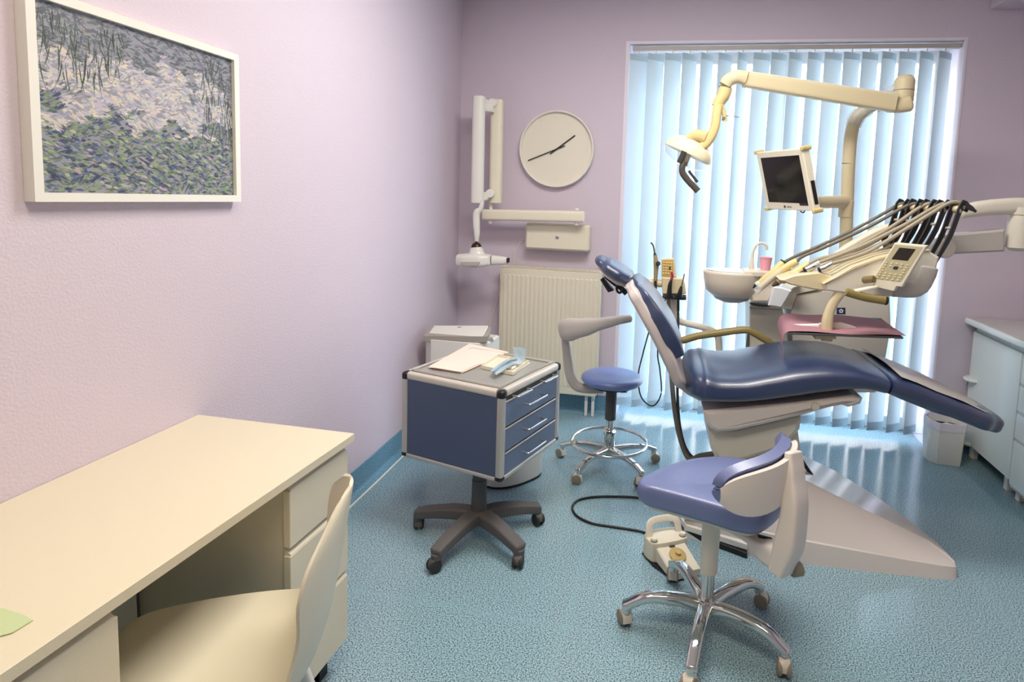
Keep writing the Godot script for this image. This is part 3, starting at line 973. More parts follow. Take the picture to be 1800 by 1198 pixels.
func operating_light() -> void:
	var o := thing("operating_light", "yellowed dental operating light on its long jointed arm before the window", "operating light", Vector3(1.0051,2.0181,-3.3600))
	# shoulder joint
	var top := Vector3(1.0241,2.0817,-3.3700)
	var bot := Vector3(1.0314,1.9636,-3.3700)
	var s := Solid.new()
	s.lathe([Vector2(0.0, 0.0), Vector2(0.028, 0.004), Vector2(0.045, 0.03), Vector2(0.048, 0.05), Vector2(0.048, 0.145), Vector2(0.046, 0.150), Vector2(0.044, 0.155), Vector2(0.030, 0.171), Vector2(0.0, 0.176)], Transform3D(Basis(), Vector3(top.x - 0.008, bot.y - 0.01, -3.37)), 24, 40.0)
	place(o, "shoulder", s, M.yellow)
	place(o, "shoulder_seam", Solid.new().lathe([Vector2(0.0485, 0), Vector2(0.0488, 0.003)], Transform3D(Basis(), Vector3(top.x - 0.008, bot.y + 0.085, -3.37)), 24), M.darkhose)
	place(o, "knuckle", Solid.new().sweep([Vector3(1.0366,1.9831,-3.3500), Vector3(0.9927,1.9715,-3.3500), Vector3(0.9451,1.9683,-3.3500)], [0.036, 0.034, 0.03], [0.04, 0.036, 0.03], Vector3.UP, 3.0, 16, 3, 0.014, 0.02), M.yellow)
	# long arm
	var arm := Solid.new()
	arm.sweep([Vector3(0.9646,1.9808,-3.3300), Vector3(0.2232,2.0790,-3.2400)], [0.030, 0.027], [0.045, 0.037], Vector3.UP, 5.0, 20, 1)
	place(o, "arm", arm, M.yellow)
	place(o, "arm_cover", Solid.new().sweep([Vector3(0.9612,2.0213,-3.3300), Vector3(0.2208,2.1156,-3.2400)], [0.028, 0.025], [0.007], Vector3.UP, 3.0, 14, 1), M.cream)
	# elbow
	place(o, "elbow", Solid.new().sweep([Vector3(0.2332,2.0826,-3.2300), Vector3(0.1881,2.0911,-3.2300), Vector3(0.1471,2.0742,-3.2300), Vector3(0.1289,2.0487,-3.2300)], [0.030, 0.034, 0.036, 0.034], [0.036, 0.034, 0.034, 0.034], Vector3(0.2, 1, 0), 2.6, 16, 5, 0.006), M.yellow)
	place(o, "elbow_seam", rod(Solid.new(), Vector3(0.1322,2.0402,-3.2300), Vector3(0.1311,2.0345,-3.2300), 0.036), M.darkhose)
	place(o, "wrist", Solid.new().sweep([Vector3(0.1350,2.0327,-3.2200), Vector3(0.1257,1.9987,-3.2200), Vector3(0.1079,1.9674,-3.2200), Vector3(0.0897,1.9388,-3.2200)], [0.034, 0.034, 0.031, 0.026], [0.034, 0.034, 0.031, 0.026], Vector3(0, 0.1, 1), 2.2, 16, 5), M.oldyellow)
	place(o, "wrist_cap", Solid.new().sweep([Vector3(0.1110,1.9545,-3.2100), Vector3(0.1271,1.9206,-3.2100), Vector3(0.1376,1.8866,-3.2100), Vector3(0.1416,1.8667,-3.2100)], [0.014, 0.012, 0.010, 0.010], [0.016, 0.012, 0.010, 0.010], Vector3(0, 0.1, 1), 3.0, 12, 4), M.oldyellow)
	place(o, "cable_stub", Solid.new().box(Vector3(0.1250,1.8706,-3.2200), Vector3(0.1426,1.8881,-3.2000), 0.002), mat("7a6a52", 0.5))
	place(o, "loose_wire", Solid.new().tube([Vector3(0.1424,1.8923,-3.2000), Vector3(0.1648,1.8926,-3.2000), Vector3(0.1874,1.8886,-3.2000), Vector3(0.2070,1.8860,-3.2000)], 0.0016, 6), M.darkgrey)
	# yoke: long S curve from wrist to handle
	var y := Solid.new()
	y.sweep([Vector3(0.0998,1.9472,-3.2000), Vector3(0.0948,1.8876,-3.2000), Vector3(0.0920,1.8391,-3.2000), Vector3(0.0752,1.7874,-3.2000), Vector3(0.0436,1.7438,-3.2000), Vector3(-0.0010,1.7227,-3.2000), Vector3(-0.0288,1.7047,-3.2000)], [0.024, 0.024, 0.024, 0.024, 0.024, 0.02, 0.018], [0.020, 0.024, 0.026, 0.027, 0.025, 0.021, 0.018], Vector3(0, 0.1, 1), 3.0, 16, 5)
	place(o, "yoke", y, M.oldyellow)
	place(o, "handle_neck", Solid.new().sweep([Vector3(-0.0178,1.7140,-3.1700), Vector3(-0.0365,1.6907,-3.1700), Vector3(-0.0489,1.6558,-3.1700), Vector3(-0.0535,1.6355,-3.1700)], [0.018], [0.019], Vector3(0, 0.1, 1), 3.0, 14, 4), mat("8a795c", 0.45))
	place(o, "handle", Solid.new().sweep([Vector3(-0.0516,1.6551,-3.1600), Vector3(-0.0613,1.6232,-3.1600), Vector3(-0.0539,1.5917,-3.1600), Vector3(-0.0202,1.5523,-3.1600), Vector3(0.0251,1.5076,-3.1600)], [0.016], [0.022, 0.026, 0.026, 0.024, 0.022], Vector3(0, 0.1, 1), 3.5, 14, 5), mat("4a433c", 0.5), "dark grip handle")
	place(o, "latch", Solid.new().sweep([Vector3(-0.0262,1.6093,-3.1500), Vector3(-0.0017,1.5784,-3.1500), Vector3(0.0196,1.5532,-3.1500)], [0.007], [0.006], Vector3(0, 0.1, 1), 4.0, 8, 3), M.rubber)
	place(o, "side_knob", Solid.new().sweep([Vector3(-0.0765,1.6475,-3.1400), Vector3(-0.0541,1.7051,-3.1400)], [0.014], [0.007], Vector3(0, 0.1, 1), 4.0, 10, 2), M.rubber)
	# head: reflector dome, clear shield
	var c := Vector3(-0.0350,1.7078,-3.2400)
	var tilt := Transform3D(Basis(Vector3(0, 0, 1), deg_to_rad(-24)), c)
	var wide := tilt * Transform3D(Basis.from_scale(Vector3(1.0, 1.0, 0.8)), Vector3.ZERO)
	var dome := Solid.new()
	dome.lathe([Vector2(0.128, -0.012), Vector2(0.130, -0.004), Vector2(0.126, 0.014), Vector2(0.110, 0.040), Vector2(0.080, 0.062), Vector2(0.04, 0.072), Vector2(0.0, 0.074), Vector2(0.0, 0.068), Vector2(0.04, 0.066), Vector2(0.078, 0.056), Vector2(0.106, 0.036), Vector2(0.122, 0.012), Vector2(0.125, -0.012)], wide, 34, 60.0)
	place(o, "reflector", dome, mat("efe4c2", 0.25))
	var gl := Solid.new()
	gl.lathe([Vector2(0.131, -0.010), Vector2(0.132, -0.016), Vector2(0.118, -0.046), Vector2(0.085, -0.066), Vector2(0.04, -0.074), Vector2(0.0, -0.075)], wide, 34, 60.0)
	place(o, "clear_shield", gl, M.clear)
	place(o, "lamp_housing", Solid.new().sweep([tilt * Vector3(-0.03, 0.060, 0.03), tilt * Vector3(0.0, 0.092, 0.03), tilt * Vector3(0.045, 0.100, 0.03)], [0.035, 0.045, 0.042], [0.02, 0.032, 0.034], Vector3(0.4, 1, 0), 2.8, 18, 4, 0.006, 0.02), M.oldyellow)
	place(o, "housing_neck", rod(Solid.new(), Vector3(0.0002,1.7516,-3.2000), Vector3(-0.0262,1.7118,-3.1800), 0.019), M.oldyellow)


func monitor() -> void:
	var o := thing("monitor", "small square cream monitor with black screen on a side arm", "monitor", Vector3(0.4857,1.5892,-3.3500))
	var tl := Vector3(0.3215,1.7294,-3.4200)
	var tr := Vector3(0.5035,1.7278,-3.0936)
	var bl := Vector3(0.3961,1.4299,-3.4140)
	var br := tr + bl - tl
	var nn: Vector3 = -(tr - tl).cross(bl - tl).normalized()
	if nn.z < 0.0:
		nn = -nn
	var at := func(u: float, w: float, d: float): return tl + (tr - tl) * u + (bl - tl) * w + nn * d
	place(o, "case", Solid.new().slab([tl, tr, br, bl], -nn * 0.042, 0.004), M.cream)
	place(o, "screen", Solid.new().slab([at.call(0.09, 0.10, 0.0008), at.call(0.915, 0.10, 0.0008), at.call(0.915, 0.875, 0.0008), at.call(0.09, 0.875, 0.0008)], -nn * 0.004), M.screen)
	place(o, "sensor_window", Solid.new().slab([at.call(0.745, 0.875, 0.0009), at.call(0.915, 0.875, 0.0009), at.call(0.915, 0.912, 0.0009), at.call(0.745, 0.912, 0.0009)], -nn * 0.004), mat("2a2430", 0.2))
	for p in [[0.0, 0.0], [1.0, 0.0], [0.0, 1.0], [1.0, 1.0]]:
		place(o, "corner_bumper", Solid.new().sweep([at.call(p[0], p[1], 0.004), at.call(p[0], p[1], -0.046)], [0.011], [0.011], Vector3.UP, 3.0, 12, 1, 0.003), M.oldyellow)
	place(o, "button_strip", Solid.new().slab([at.call(1.0, 0.52, -0.012), at.call(1.0, 0.52, -0.034), at.call(1.0, 0.90, -0.034), at.call(1.0, 0.90, -0.012)], (tr - tl).normalized() * 0.0012), M.black)
	var tm := TextMesh.new()
	var fnt := SystemFont.new()
	fnt.font_names = PackedStringArray(["Droid Sans"])
	tm.font = fnt
	tm.text = "neovo"
	tm.font_size = 16
	tm.pixel_size = 0.0009
	tm.depth = 0.0006
	var t := MeshInstance3D.new()
	t.name = "maker_lettering"
	t.mesh = tm
	t.material_override = M.darkgrey
	o.add_child(t, true)
	var bx := (tr - tl).normalized()
	var by := (tl - bl).normalized()
	t.global_transform = Transform3D(Basis(bx, by, nn), at.call(0.52, 0.943, 0.0006))
	place(o, "maker_dot", Solid.new().lathe([Vector2(0.0075, 0), Vector2(0.0075, 0.001)], Transform3D(Basis(bx, nn, -by), at.call(0.425, 0.943, 0.0)), 14), M.darkgrey)
	place(o, "cable_loop", Solid.new().tube([at.call(0.66, 0.99, -0.02), at.call(0.68, 1.035, -0.02), at.call(0.73, 1.04, -0.02), at.call(0.76, 0.99, -0.02)], 0.003, 6), M.black)
	var mount := Vector3(0.5938,1.4712,-3.3200)
	place(o, "mount_plate", Solid.new().sweep([at.call(0.72, 0.72, -0.044), mount + Vector3(-0.006, 0, -0.02)], [0.03, 0.02], [0.03, 0.02], Vector3.UP, 3.0, 12, 1), M.yellow)


# ---------------------------------------------------------------- delivery unit over the chair
func delivery_unit() -> void:
	var o := thing("delivery_unit", "cream instrument delivery unit on a jointed arm above the chair's knees", "delivery unit", Vector3(0.8587,1.1723,-2.8500))
	# carrying arms out to the right hand wall
	place(o, "upper_arm", Solid.new().sweep([Vector3(1.1679,1.4530,-2.9500), Vector3(1.2457,1.4711,-2.9500), Vector3(1.3232,1.4816,-2.9500), Vector3(1.4113,1.4876,-2.9500)] + [Vector3(1.55, 1.475, -2.95), Vector3(2.22, 1.47, -2.95)], [0.035], [0.030, 0.034, 0.036, 0.036, 0.036, 0.036], Vector3.UP, 2.8, 16, 5, 0.012), M.plastic)
	place(o, "wall_mount", Solid.new().box(Vector3(2.2, 1.36, -3.06), Vector3(2.3, 1.58, -2.84), 0.01), M.plastic)
	place(o, "arm_joint", Solid.new().lathe([Vector2(0.03, 0.0), Vector2(0.05, 0.015), Vector2(0.05, 0.12), Vector2(0.046, 0.155), Vector2(0.05, 0.158), Vector2(0.05, 0.19)], Transform3D(Basis(), Vector3(1.4063,1.2915,-2.9500)), 24), M.plastic)
	place(o, "lower_arm", Solid.new().slab([Vector3(1.0974,1.3480,-2.9200), Vector3(1.3346,1.3841,-2.9200), Vector3(1.3439,1.2881,-2.9200), Vector3(1.1232,1.2637,-2.9200)], Vector3(0, 0, -0.08), 0.008), M.greyplastic)
	place(o, "arm_hub", Solid.new().lathe([Vector2(0.034, 0), Vector2(0.042, 0.01), Vector2(0.042, 0.10), Vector2(0.034, 0.11)], Transform3D(Basis(Vector3.RIGHT, -PI / 2), Vector3(1.0868,1.2915,-2.8600)), 22), M.plastic)
	# body
	var body := Solid.new()
	body.slab([Vector3(0.5784,1.0970,-2.7000), Vector3(0.5696,1.1234,-2.7000), Vector3(0.6148,1.1579,-2.7000), Vector3(0.6790,1.2029,-2.7000), Vector3(0.7755,1.2467,-2.7000), Vector3(0.8716,1.2757,-2.7000), Vector3(0.9609,1.2899,-2.7000), Vector3(1.0059,1.2642,-2.7000), Vector3(0.9964,1.2026,-2.7000), Vector3(0.9663,1.1298,-2.7000), Vector3(0.9071,1.1140,-2.7000), Vector3(0.8325,1.0898,-2.7000), Vector3(0.7107,1.0840,-2.7000)], Vector3(0, 0, -0.24), 0.008)
	place(o, "body", body, M.plastic)
	place(o, "top_cover", Solid.new().slab([Vector3(0.5661,1.1262,-2.6950), Vector3(0.6134,1.1620,-2.6950), Vector3(0.6774,1.2081,-2.6950), Vector3(0.7737,1.2519,-2.6950), Vector3(0.8696,1.2808,-2.6950), Vector3(0.9630,1.2951,-2.6950), Vector3(0.9636,1.2881,-2.6950), Vector3(0.8704,1.2714,-2.6950), Vector3(0.7747,1.2400,-2.6950), Vector3(0.6785,1.1937,-2.6950), Vector3(0.6142,1.1512,-2.6950)], Vector3(0, 0, -0.26), 0.002), M.yellow)
	place(o, "front_ledge", Solid.new().slab([Vector3(0.3942,1.1268,-2.7400), Vector3(0.4516,1.1529,-2.7400), Vector3(0.5532,1.1715,-2.7400), Vector3(0.6239,1.1536,-2.7400), Vector3(0.5851,1.1165,-2.7400), Vector3(0.5895,1.0895,-2.7400), Vector3(0.5238,1.0951,-2.7400), Vector3(0.4357,1.1094,-2.7400)], Vector3(0, 0, -0.22), 0.006), M.yellow)
	for p in [[1400, 486, -2.95], [1416, 487, -2.89], [1432, 488, -2.83], [1449, 489, -2.77]]:
		pass
	var sc := Solid.new()
	for c in [Vector3(0.4874,1.1178,-2.9200), Vector3(0.5136,1.1230,-2.8700), Vector3(0.5408,1.1284,-2.8200), Vector3(0.5677,1.1370,-2.7650)]:
		sc = Solid.new().lathe([Vector2(0.0, -0.012), Vector2(0.02, -0.008), Vector2(0.026, 0.0), Vector2(0.02, 0.009), Vector2(0.0, 0.012)], Transform3D(Basis(), c), 16)
		place(o, "holder", sc, mat("ecd473", 0.35))
	# grab handle and keypad side
	var hb := [Vector3(0.6406,1.1080,-2.6200), Vector3(0.7116,1.0916,-2.6200), Vector3(0.7879,1.0828,-2.6200)]
	place(o, "grab_handle", Solid.new().sweep(hb, [0.016], [0.017], Vector3.UP, 2.4, 14, 4, 0.004), mat("8d7d4a", 0.5))
	place(o, "handle_cap", rod(Solid.new(), hb[2], hb[2] + (hb[2] - hb[1]).normalized() * 0.012, 0.0175), M.black)
	place(o, "handle_bracket", Solid.new().sweep([Vector3(0.6410,1.1042,-2.6300), Vector3(0.6904,1.1169,-2.6300), Vector3(0.7539,1.1376,-2.6300)], [0.02], [0.007], Vector3.UP, 3.0, 10, 3), M.cream)
	place(o, "pivot", rod(Solid.new(), Vector3(0.7125,1.1569,-2.6600), Vector3(0.7422,1.1685,-2.6200), 0.015), mat("7d6d48", 0.5))
	place(o, "under_joint", Solid.new().sweep([Vector3(0.8465,1.1264,-2.7200), Vector3(0.9339,1.1320,-2.7200), Vector3(0.9622,1.1816,-2.7200), Vector3(0.9699,1.2178,-2.7200)], [0.04], [0.03], Vector3(0, 0.1, 1), 2.6, 14, 4, 0.01), M.greyplastic)
	# keypad
	var f := [Vector3(0.8082,1.3182,-2.6260), Vector3(0.9066,1.3151,-2.5700), Vector3(0.8458,1.1434,-2.6140), Vector3(0.8289,1.1437,-2.6240), Vector3(0.8221,1.1224,-2.6280), Vector3(0.7538,1.1317,-2.6640), Vector3(0.7610,1.1533,-2.6600), Vector3(0.7443,1.1543,-2.6680)]
	var e1: Vector3 = (f[1] - f[0]).normalized()
	var e2: Vector3 = (f[7] - f[0])
	e2 = (e2 - e1 * e2.dot(e1)).normalized()
	var nn := e1.cross(e2)
	if nn.z < 0.0:
		nn = -nn
	for i in f.size():
		f[i] -= nn * nn.dot(f[i] - f[0])
	var kp := place(o, "keypad", Solid.new().slab(f, -nn * 0.045, 0.002), M.cream)
	var u := f[1] - f[0] as Vector3
	var w := f[7] - f[0] as Vector3
	var at := func(a: float, b: float): return f[0] + u * a + w * b + nn * 0.0006
	place(kp, "face_plate", Solid.new().slab([at.call(0.05, 0.04), at.call(0.93, 0.04), at.call(0.93, 0.93), at.call(0.05, 0.93)], -nn * 0.003), mat("beb493", 0.45))
	place(kp, "display", Solid.new().slab([at.call(0.23, 0.10) + nn * 0.0006, at.call(0.75, 0.10) + nn * 0.0006, at.call(0.73, 0.40) + nn * 0.0006, at.call(0.21, 0.40) + nn * 0.0006], -nn * 0.003), mat("2b2620", 0.15))
	var keys := Solid.new()
	for i in 5:
		for j in 7:
			if (i in [1, 2, 3] and j in [2, 3]) or (i == 2 and j == 1):
				continue
			var k: Vector3 = at.call(0.12 + i * 0.17 + (0.02 if j % 2 else 0.0), 0.50 + j * 0.065)
			keys.slab([k - u * 0.035 - w * 0.014, k + u * 0.035 - w * 0.014, k + u * 0.035 + w * 0.014, k - u * 0.035 + w * 0.014], nn * 0.002)
	stuff(place(kp, "key", keys, mat("e8dcae", 0.4)))
	var k0: Vector3 = at.call(0.50, 0.60)
	place(kp, "centre_mark", Solid.new().slab([k0 - u * 0.07 - w * 0.035, k0 + u * 0.07 - w * 0.035, k0 + u * 0.07 + w * 0.035, k0 - u * 0.07 + w * 0.035], nn * 0.0018), M.rubber)
	# five black rocker arms that carry the hoses
	var tops := [Vector3(0.9183,1.4761,-2.9300), Vector3(0.9546,1.4776,-2.8850), Vector3(0.9937,1.4768,-2.8400), Vector3(1.0324,1.4761,-2.8000), Vector3(1.0718,1.4755,-2.7500)]
	var lows := [Vector3(0.8627,1.2925,-2.9300), Vector3(0.8945,1.2871,-2.8850), Vector3(0.9205,1.2768,-2.8400), Vector3(0.9534,1.2671,-2.8000), Vector3(0.9920,1.2351,-2.7500)]
	for i in 5:
		var a := Solid.new()
		for s in [-0.013, 0.013]:
			var d := Vector3(s, 0, s * 0.6)
			a.sweep([lows[i] + d, lows[i].lerp(tops[i], 0.5) + d + Vector3(0.008, 0, 0), tops[i] + d, tops[i] + d + Vector3(0.03, -0.004, 0), tops[i] + d + Vector3(0.055, -0.02, 0)], [0.014, 0.022, 0.024, 0.014, 0.006], [0.0045], Vector3(0.75, 0.1, 0.65), 3.0, 8, 4)
		var ra := place(o, "rocker_arm", a, M.rubber)
		place(ra, "pulley", rod(Solid.new(), tops[i] + Vector3(-0.012, -0.012, -0.01), tops[i] + Vector3(0.012, -0.012, 0.01), 0.016), M.yellow)
		var q: Vector3 = lows[i].lerp(tops[i], 0.62)
		place(ra, "cross_pin", rod(Solid.new(), q - Vector3(0.016, 0, 0.01), q + Vector3(0.016, 0, 0.01), 0.006), M.greyplastic)
	place(o, "rocker_bar", rod(Solid.new(), lows[0] + Vector3(0, 0.0, 0), lows[4] + Vector3(0, -0.0, 0), 0.016), M.rubber)
	place(o, "rear_hood", Solid.new().sweep([Vector3(0.6161,1.1716,-2.9600), Vector3(0.7138,1.2565,-2.9600), Vector3(0.8294,1.3355,-2.9600), Vector3(0.9096,1.3807,-2.9600)], [0.02, 0.035, 0.04, 0.03], [0.02, 0.03, 0.032, 0.02], Vector3.UP, 2.6, 14, 4, 0.02), M.cream)
	# tray post under the body
	place(o, "tray_post", Solid.new().sweep([Vector3(0.6424,1.0935,-2.7200), Vector3(0.6182,1.0500,-2.7200), Vector3(0.6032,1.0044,-2.7200), Vector3(0.5973,0.9592,-2.7200), Vector3(0.6009,0.8797,-2.7200)], [0.021, 0.020, 0.0205, 0.023, 0.023], [0.016, 0.017, 0.019, 0.023, 0.023], Vector3(0, 0.1, 1), 2.6, 16, 5), M.yellow)
	place(o, "tray_clamp", Solid.new().slab([Vector3(0.5461,0.9167,-2.6900), Vector3(0.6303,0.9234,-2.6900), Vector3(0.6326,0.8940,-2.6900), Vector3(0.5482,0.8871,-2.6900)], Vector3(0, 0, -0.08), 0.003), M.yellow)
	# handpieces with their hoses
	var hp := [
		["slim cream handpiece with black tip, first in the instrument row", [Vector3(0.3222,1.0698,-2.9400), Vector3(0.3536,1.1043,-2.9400), Vector3(0.3924,1.1391,-2.9400), Vector3(0.4316,1.1833,-2.9500)], [Vector3(0.4316,1.1833,-2.9500), Vector3(0.4802,1.2155,-2.9500), Vector3(0.5867,1.2717,-2.9500), Vector3(0.7285,1.3521,-2.9500), Vector3(0.8657,1.4433,-2.9500), Vector3(0.9043,1.4755,-2.9300), Vector3(0.9473,1.4822,-2.9200)], 0, "black"],
		["cream handpiece in a clear sleeve, second in the instrument row", [Vector3(0.3348,1.0666,-2.9100), Vector3(0.3706,1.1038,-2.9100), Vector3(0.4254,1.1551,-2.9100), Vector3(0.4876,1.1984,-2.9100)], [Vector3(0.4860,1.1992,-2.9000), Vector3(0.5115,1.2243,-2.9000), Vector3(0.6133,1.2766,-2.9000), Vector3(0.7859,1.3748,-2.9000), Vector3(0.9034,1.4582,-2.8850), Vector3(0.9482,1.4798,-2.8800), Vector3(0.9816,1.4762,-2.8700)], 1, "clear"],
		["cream handpiece with dark tip, third in the instrument row", [Vector3(0.3999,1.0988,-2.8600), Vector3(0.4377,1.1274,-2.8600), Vector3(0.4919,1.1619,-2.8600), Vector3(0.5311,1.1953,-2.8600)], [Vector3(0.5293,1.1962,-2.8500), Vector3(0.5711,1.2191,-2.8500), Vector3(0.6873,1.2637,-2.8500), Vector3(0.8429,1.3643,-2.8500), Vector3(0.9463,1.4530,-2.8400), Vector3(0.9915,1.4816,-2.8350), Vector3(1.0260,1.4733,-2.8300)], 2, "dark"],
		["short steel micromotor with thin black shaft, fourth in the instrument row", [Vector3(0.5101,1.1722,-2.8000), Vector3(0.5329,1.1862,-2.8000), Vector3(0.5622,1.2081,-2.8000)], [Vector3(0.5622,1.2081,-2.8000), Vector3(0.6306,1.2396,-2.8000), Vector3(0.7424,1.2953,-2.8000), Vector3(0.8938,1.3883,-2.8000), Vector3(0.9967,1.4627,-2.7950), Vector3(1.0411,1.4836,-2.7900), Vector3(1.0732,1.4707,-2.7800)], 3, "shaft"],
		["short steel handpiece coupling, nearest in the instrument row", [Vector3(0.5590,1.1831,-2.7500), Vector3(0.5814,1.1943,-2.7500), Vector3(0.6034,1.2104,-2.7500)], [Vector3(0.6023,1.2108,-2.7450), Vector3(0.6648,1.2340,-2.7450), Vector3(0.7522,1.2753,-2.7450), Vector3(0.8781,1.3682,-2.7450), Vector3(0.9803,1.4461,-2.7450), Vector3(1.0369,1.4859,-2.7450), Vector3(1.0728,1.4896,-2.7450), Vector3(1.1003,1.4673,-2.7450)], 4, "coupling"]]
	for h in hp:
		var p: Array = h[1]
		var t := thing("handpiece", h[0], "handpiece", p[0], 0.0, "handpieces on the delivery unit")
		var tip: String = h[4]
		var col: Material = M.steel if tip in ["shaft", "coupling"] else M.oldyellow
		place(t, "body", Solid.new().sweep(p, [0.013, 0.016, 0.018, 0.017] if p.size() == 4 else [0.016, 0.0155, 0.013], [0.013, 0.016, 0.018, 0.017] if p.size() == 4 else [0.016, 0.0155, 0.013], Vector3.UP, 2.0, 14, 4, 0.003), col)
		var d: Vector3 = (p[0] - p[1]).normalized()
		match tip:
			"black":
				place(t, "ring", rod(Solid.new(), p[0] + d * 0.002, p[0] - d * 0.018, 0.0175), mat("c9d6c4", 0.4))
				place(t, "tip", rod(Solid.new(), p[0], p[0] + d * 0.022, 0.016, 0.009), M.black)
				place(t, "rear_collar", rod(Solid.new(), p[-1], p[-1] + (p[-1] - p[-2]).normalized() * 0.008, 0.019), M.black)
			"clear":
				place(t, "sleeve", Solid.new().sweep([p[0] + d * 0.03, p[0], p[1], p[2]], [0.026, 0.025, 0.024, 0.018], [0.016], Vector3.UP, 2.4, 12, 3), M.film)
			"dark":
				place(t, "tip", rod(Solid.new(), p[0] - d * 0.005, p[0] + d * 0.026, 0.015, 0.006), mat("5a4638", 0.5))
			"shaft":
				place(t, "collar", rod(Solid.new(), p[0] - d * 0.004, p[0] + d * 0.010, 0.0145), M.black)
				place(t, "shaft", rod(Solid.new(), p[0], p[0] + d * 0.045, 0.005), M.black)
			"coupling":
				place(t, "collar", rod(Solid.new(), p[0], p[0] + d * 0.010, 0.012), M.black)
		place(t, "hose", Solid.new().tube(h[2], 0.0085 if h[3] > 1 else 0.0075, 10, 6), M.hose if h[3] > 1 else M.darkhose)
		var e: Array = h[2]
		var z: float = e[-1].z
		place(t, "return_hose", Solid.new().tube([lows[h[3]] + Vector3(0.005, 0.02, 0.0), lows[h[3]] + Vector3(-0.10, -0.035, 0.01), lows[h[3]] + Vector3(-0.22, -0.085 + 0.008 * h[3], 0.0)], 0.0065, 10, 6), M.hose)
	# tray under the drape
	var tray := thing("instrument_tray", "dark flat tray on the delivery unit's post, under the pink drape", "tray", Vector3(0.6573,0.8866,-2.8000))
	var tp := [Vector3(0.4326,0.9141,-2.6600), Vector3(0.8837,0.9310,-2.6600), Vector3(0.8610,0.9557,-2.9200), Vector3(0.4664,0.9476,-2.9200)]
	place(tray, "plate", Solid.new().slab(tp, Vector3(0, -0.009, 0), 0.002), M.darkgrey)
	var dr := thing("drape", "pink paper drape hanging over the instrument tray's left end", "drape", Vector3(0.6553,0.9121,-2.8000))
	var rows := []
	for i in 9:
		var v := i / 8.0
		var r := []
		for j in 17:
			var q := j / 16.0
			var near: Vector3 = tp[0].lerp(tp[1], q * 1.02)
			var far: Vector3 = tp[3].lerp(tp[2], q * 1.02)
			var p := near.lerp(far, v) + Vector3(0, 0.005 + 0.003 * sin(q * 9.0 + v * 3.0), 0)
			r.append(p)
		# left end falls over the edge
		var fall := []
		for k in [3, 2, 1]:
			var first: Vector3 = r[0]
			var drop := float(k) / 3.0
			fall.append(first + Vector3(-0.035 * sin(drop * 1.6) - 0.01 * drop + 0.03 * drop * drop * (1.0 - v), -(0.02 + 0.10 * (1.0 - v) + 0.03 * v) * drop * drop, 0.01 * drop))
		rows.append(fall + r)
	place(dr, "paper", Solid.new().sheet(rows, 0.0012), M.drape)
	var wr := thing("wrapped_instruments", "white paper wrapped instruments lying on the pink drape", "instruments", Vector3(0.5943,0.9300,-2.7400))
	place(wr, "wrapper", Solid.new().slab([Vector3(0.4479,0.9221,-2.7350), Vector3(0.5704,0.9241,-2.7350), Vector3(0.5691,0.9416,-2.7350), Vector3(0.4569,0.9304,-2.7350)], Vector3(0, 0.004, -0.015), 0.001), M.white)
	place(wr, "pouch", Solid.new().slab([Vector3(0.5714,0.9231,-2.7400), Vector3(0.6643,0.9254,-2.7400), Vector3(0.7419,0.9316,-2.7400), Vector3(0.6996,0.9457,-2.7400), Vector3(0.6574,0.9549,-2.7400), Vector3(0.5698,0.9456,-2.7400)], Vector3(0, 0.004, -0.01), 0.001), mat("c9c4bd", 0.5))


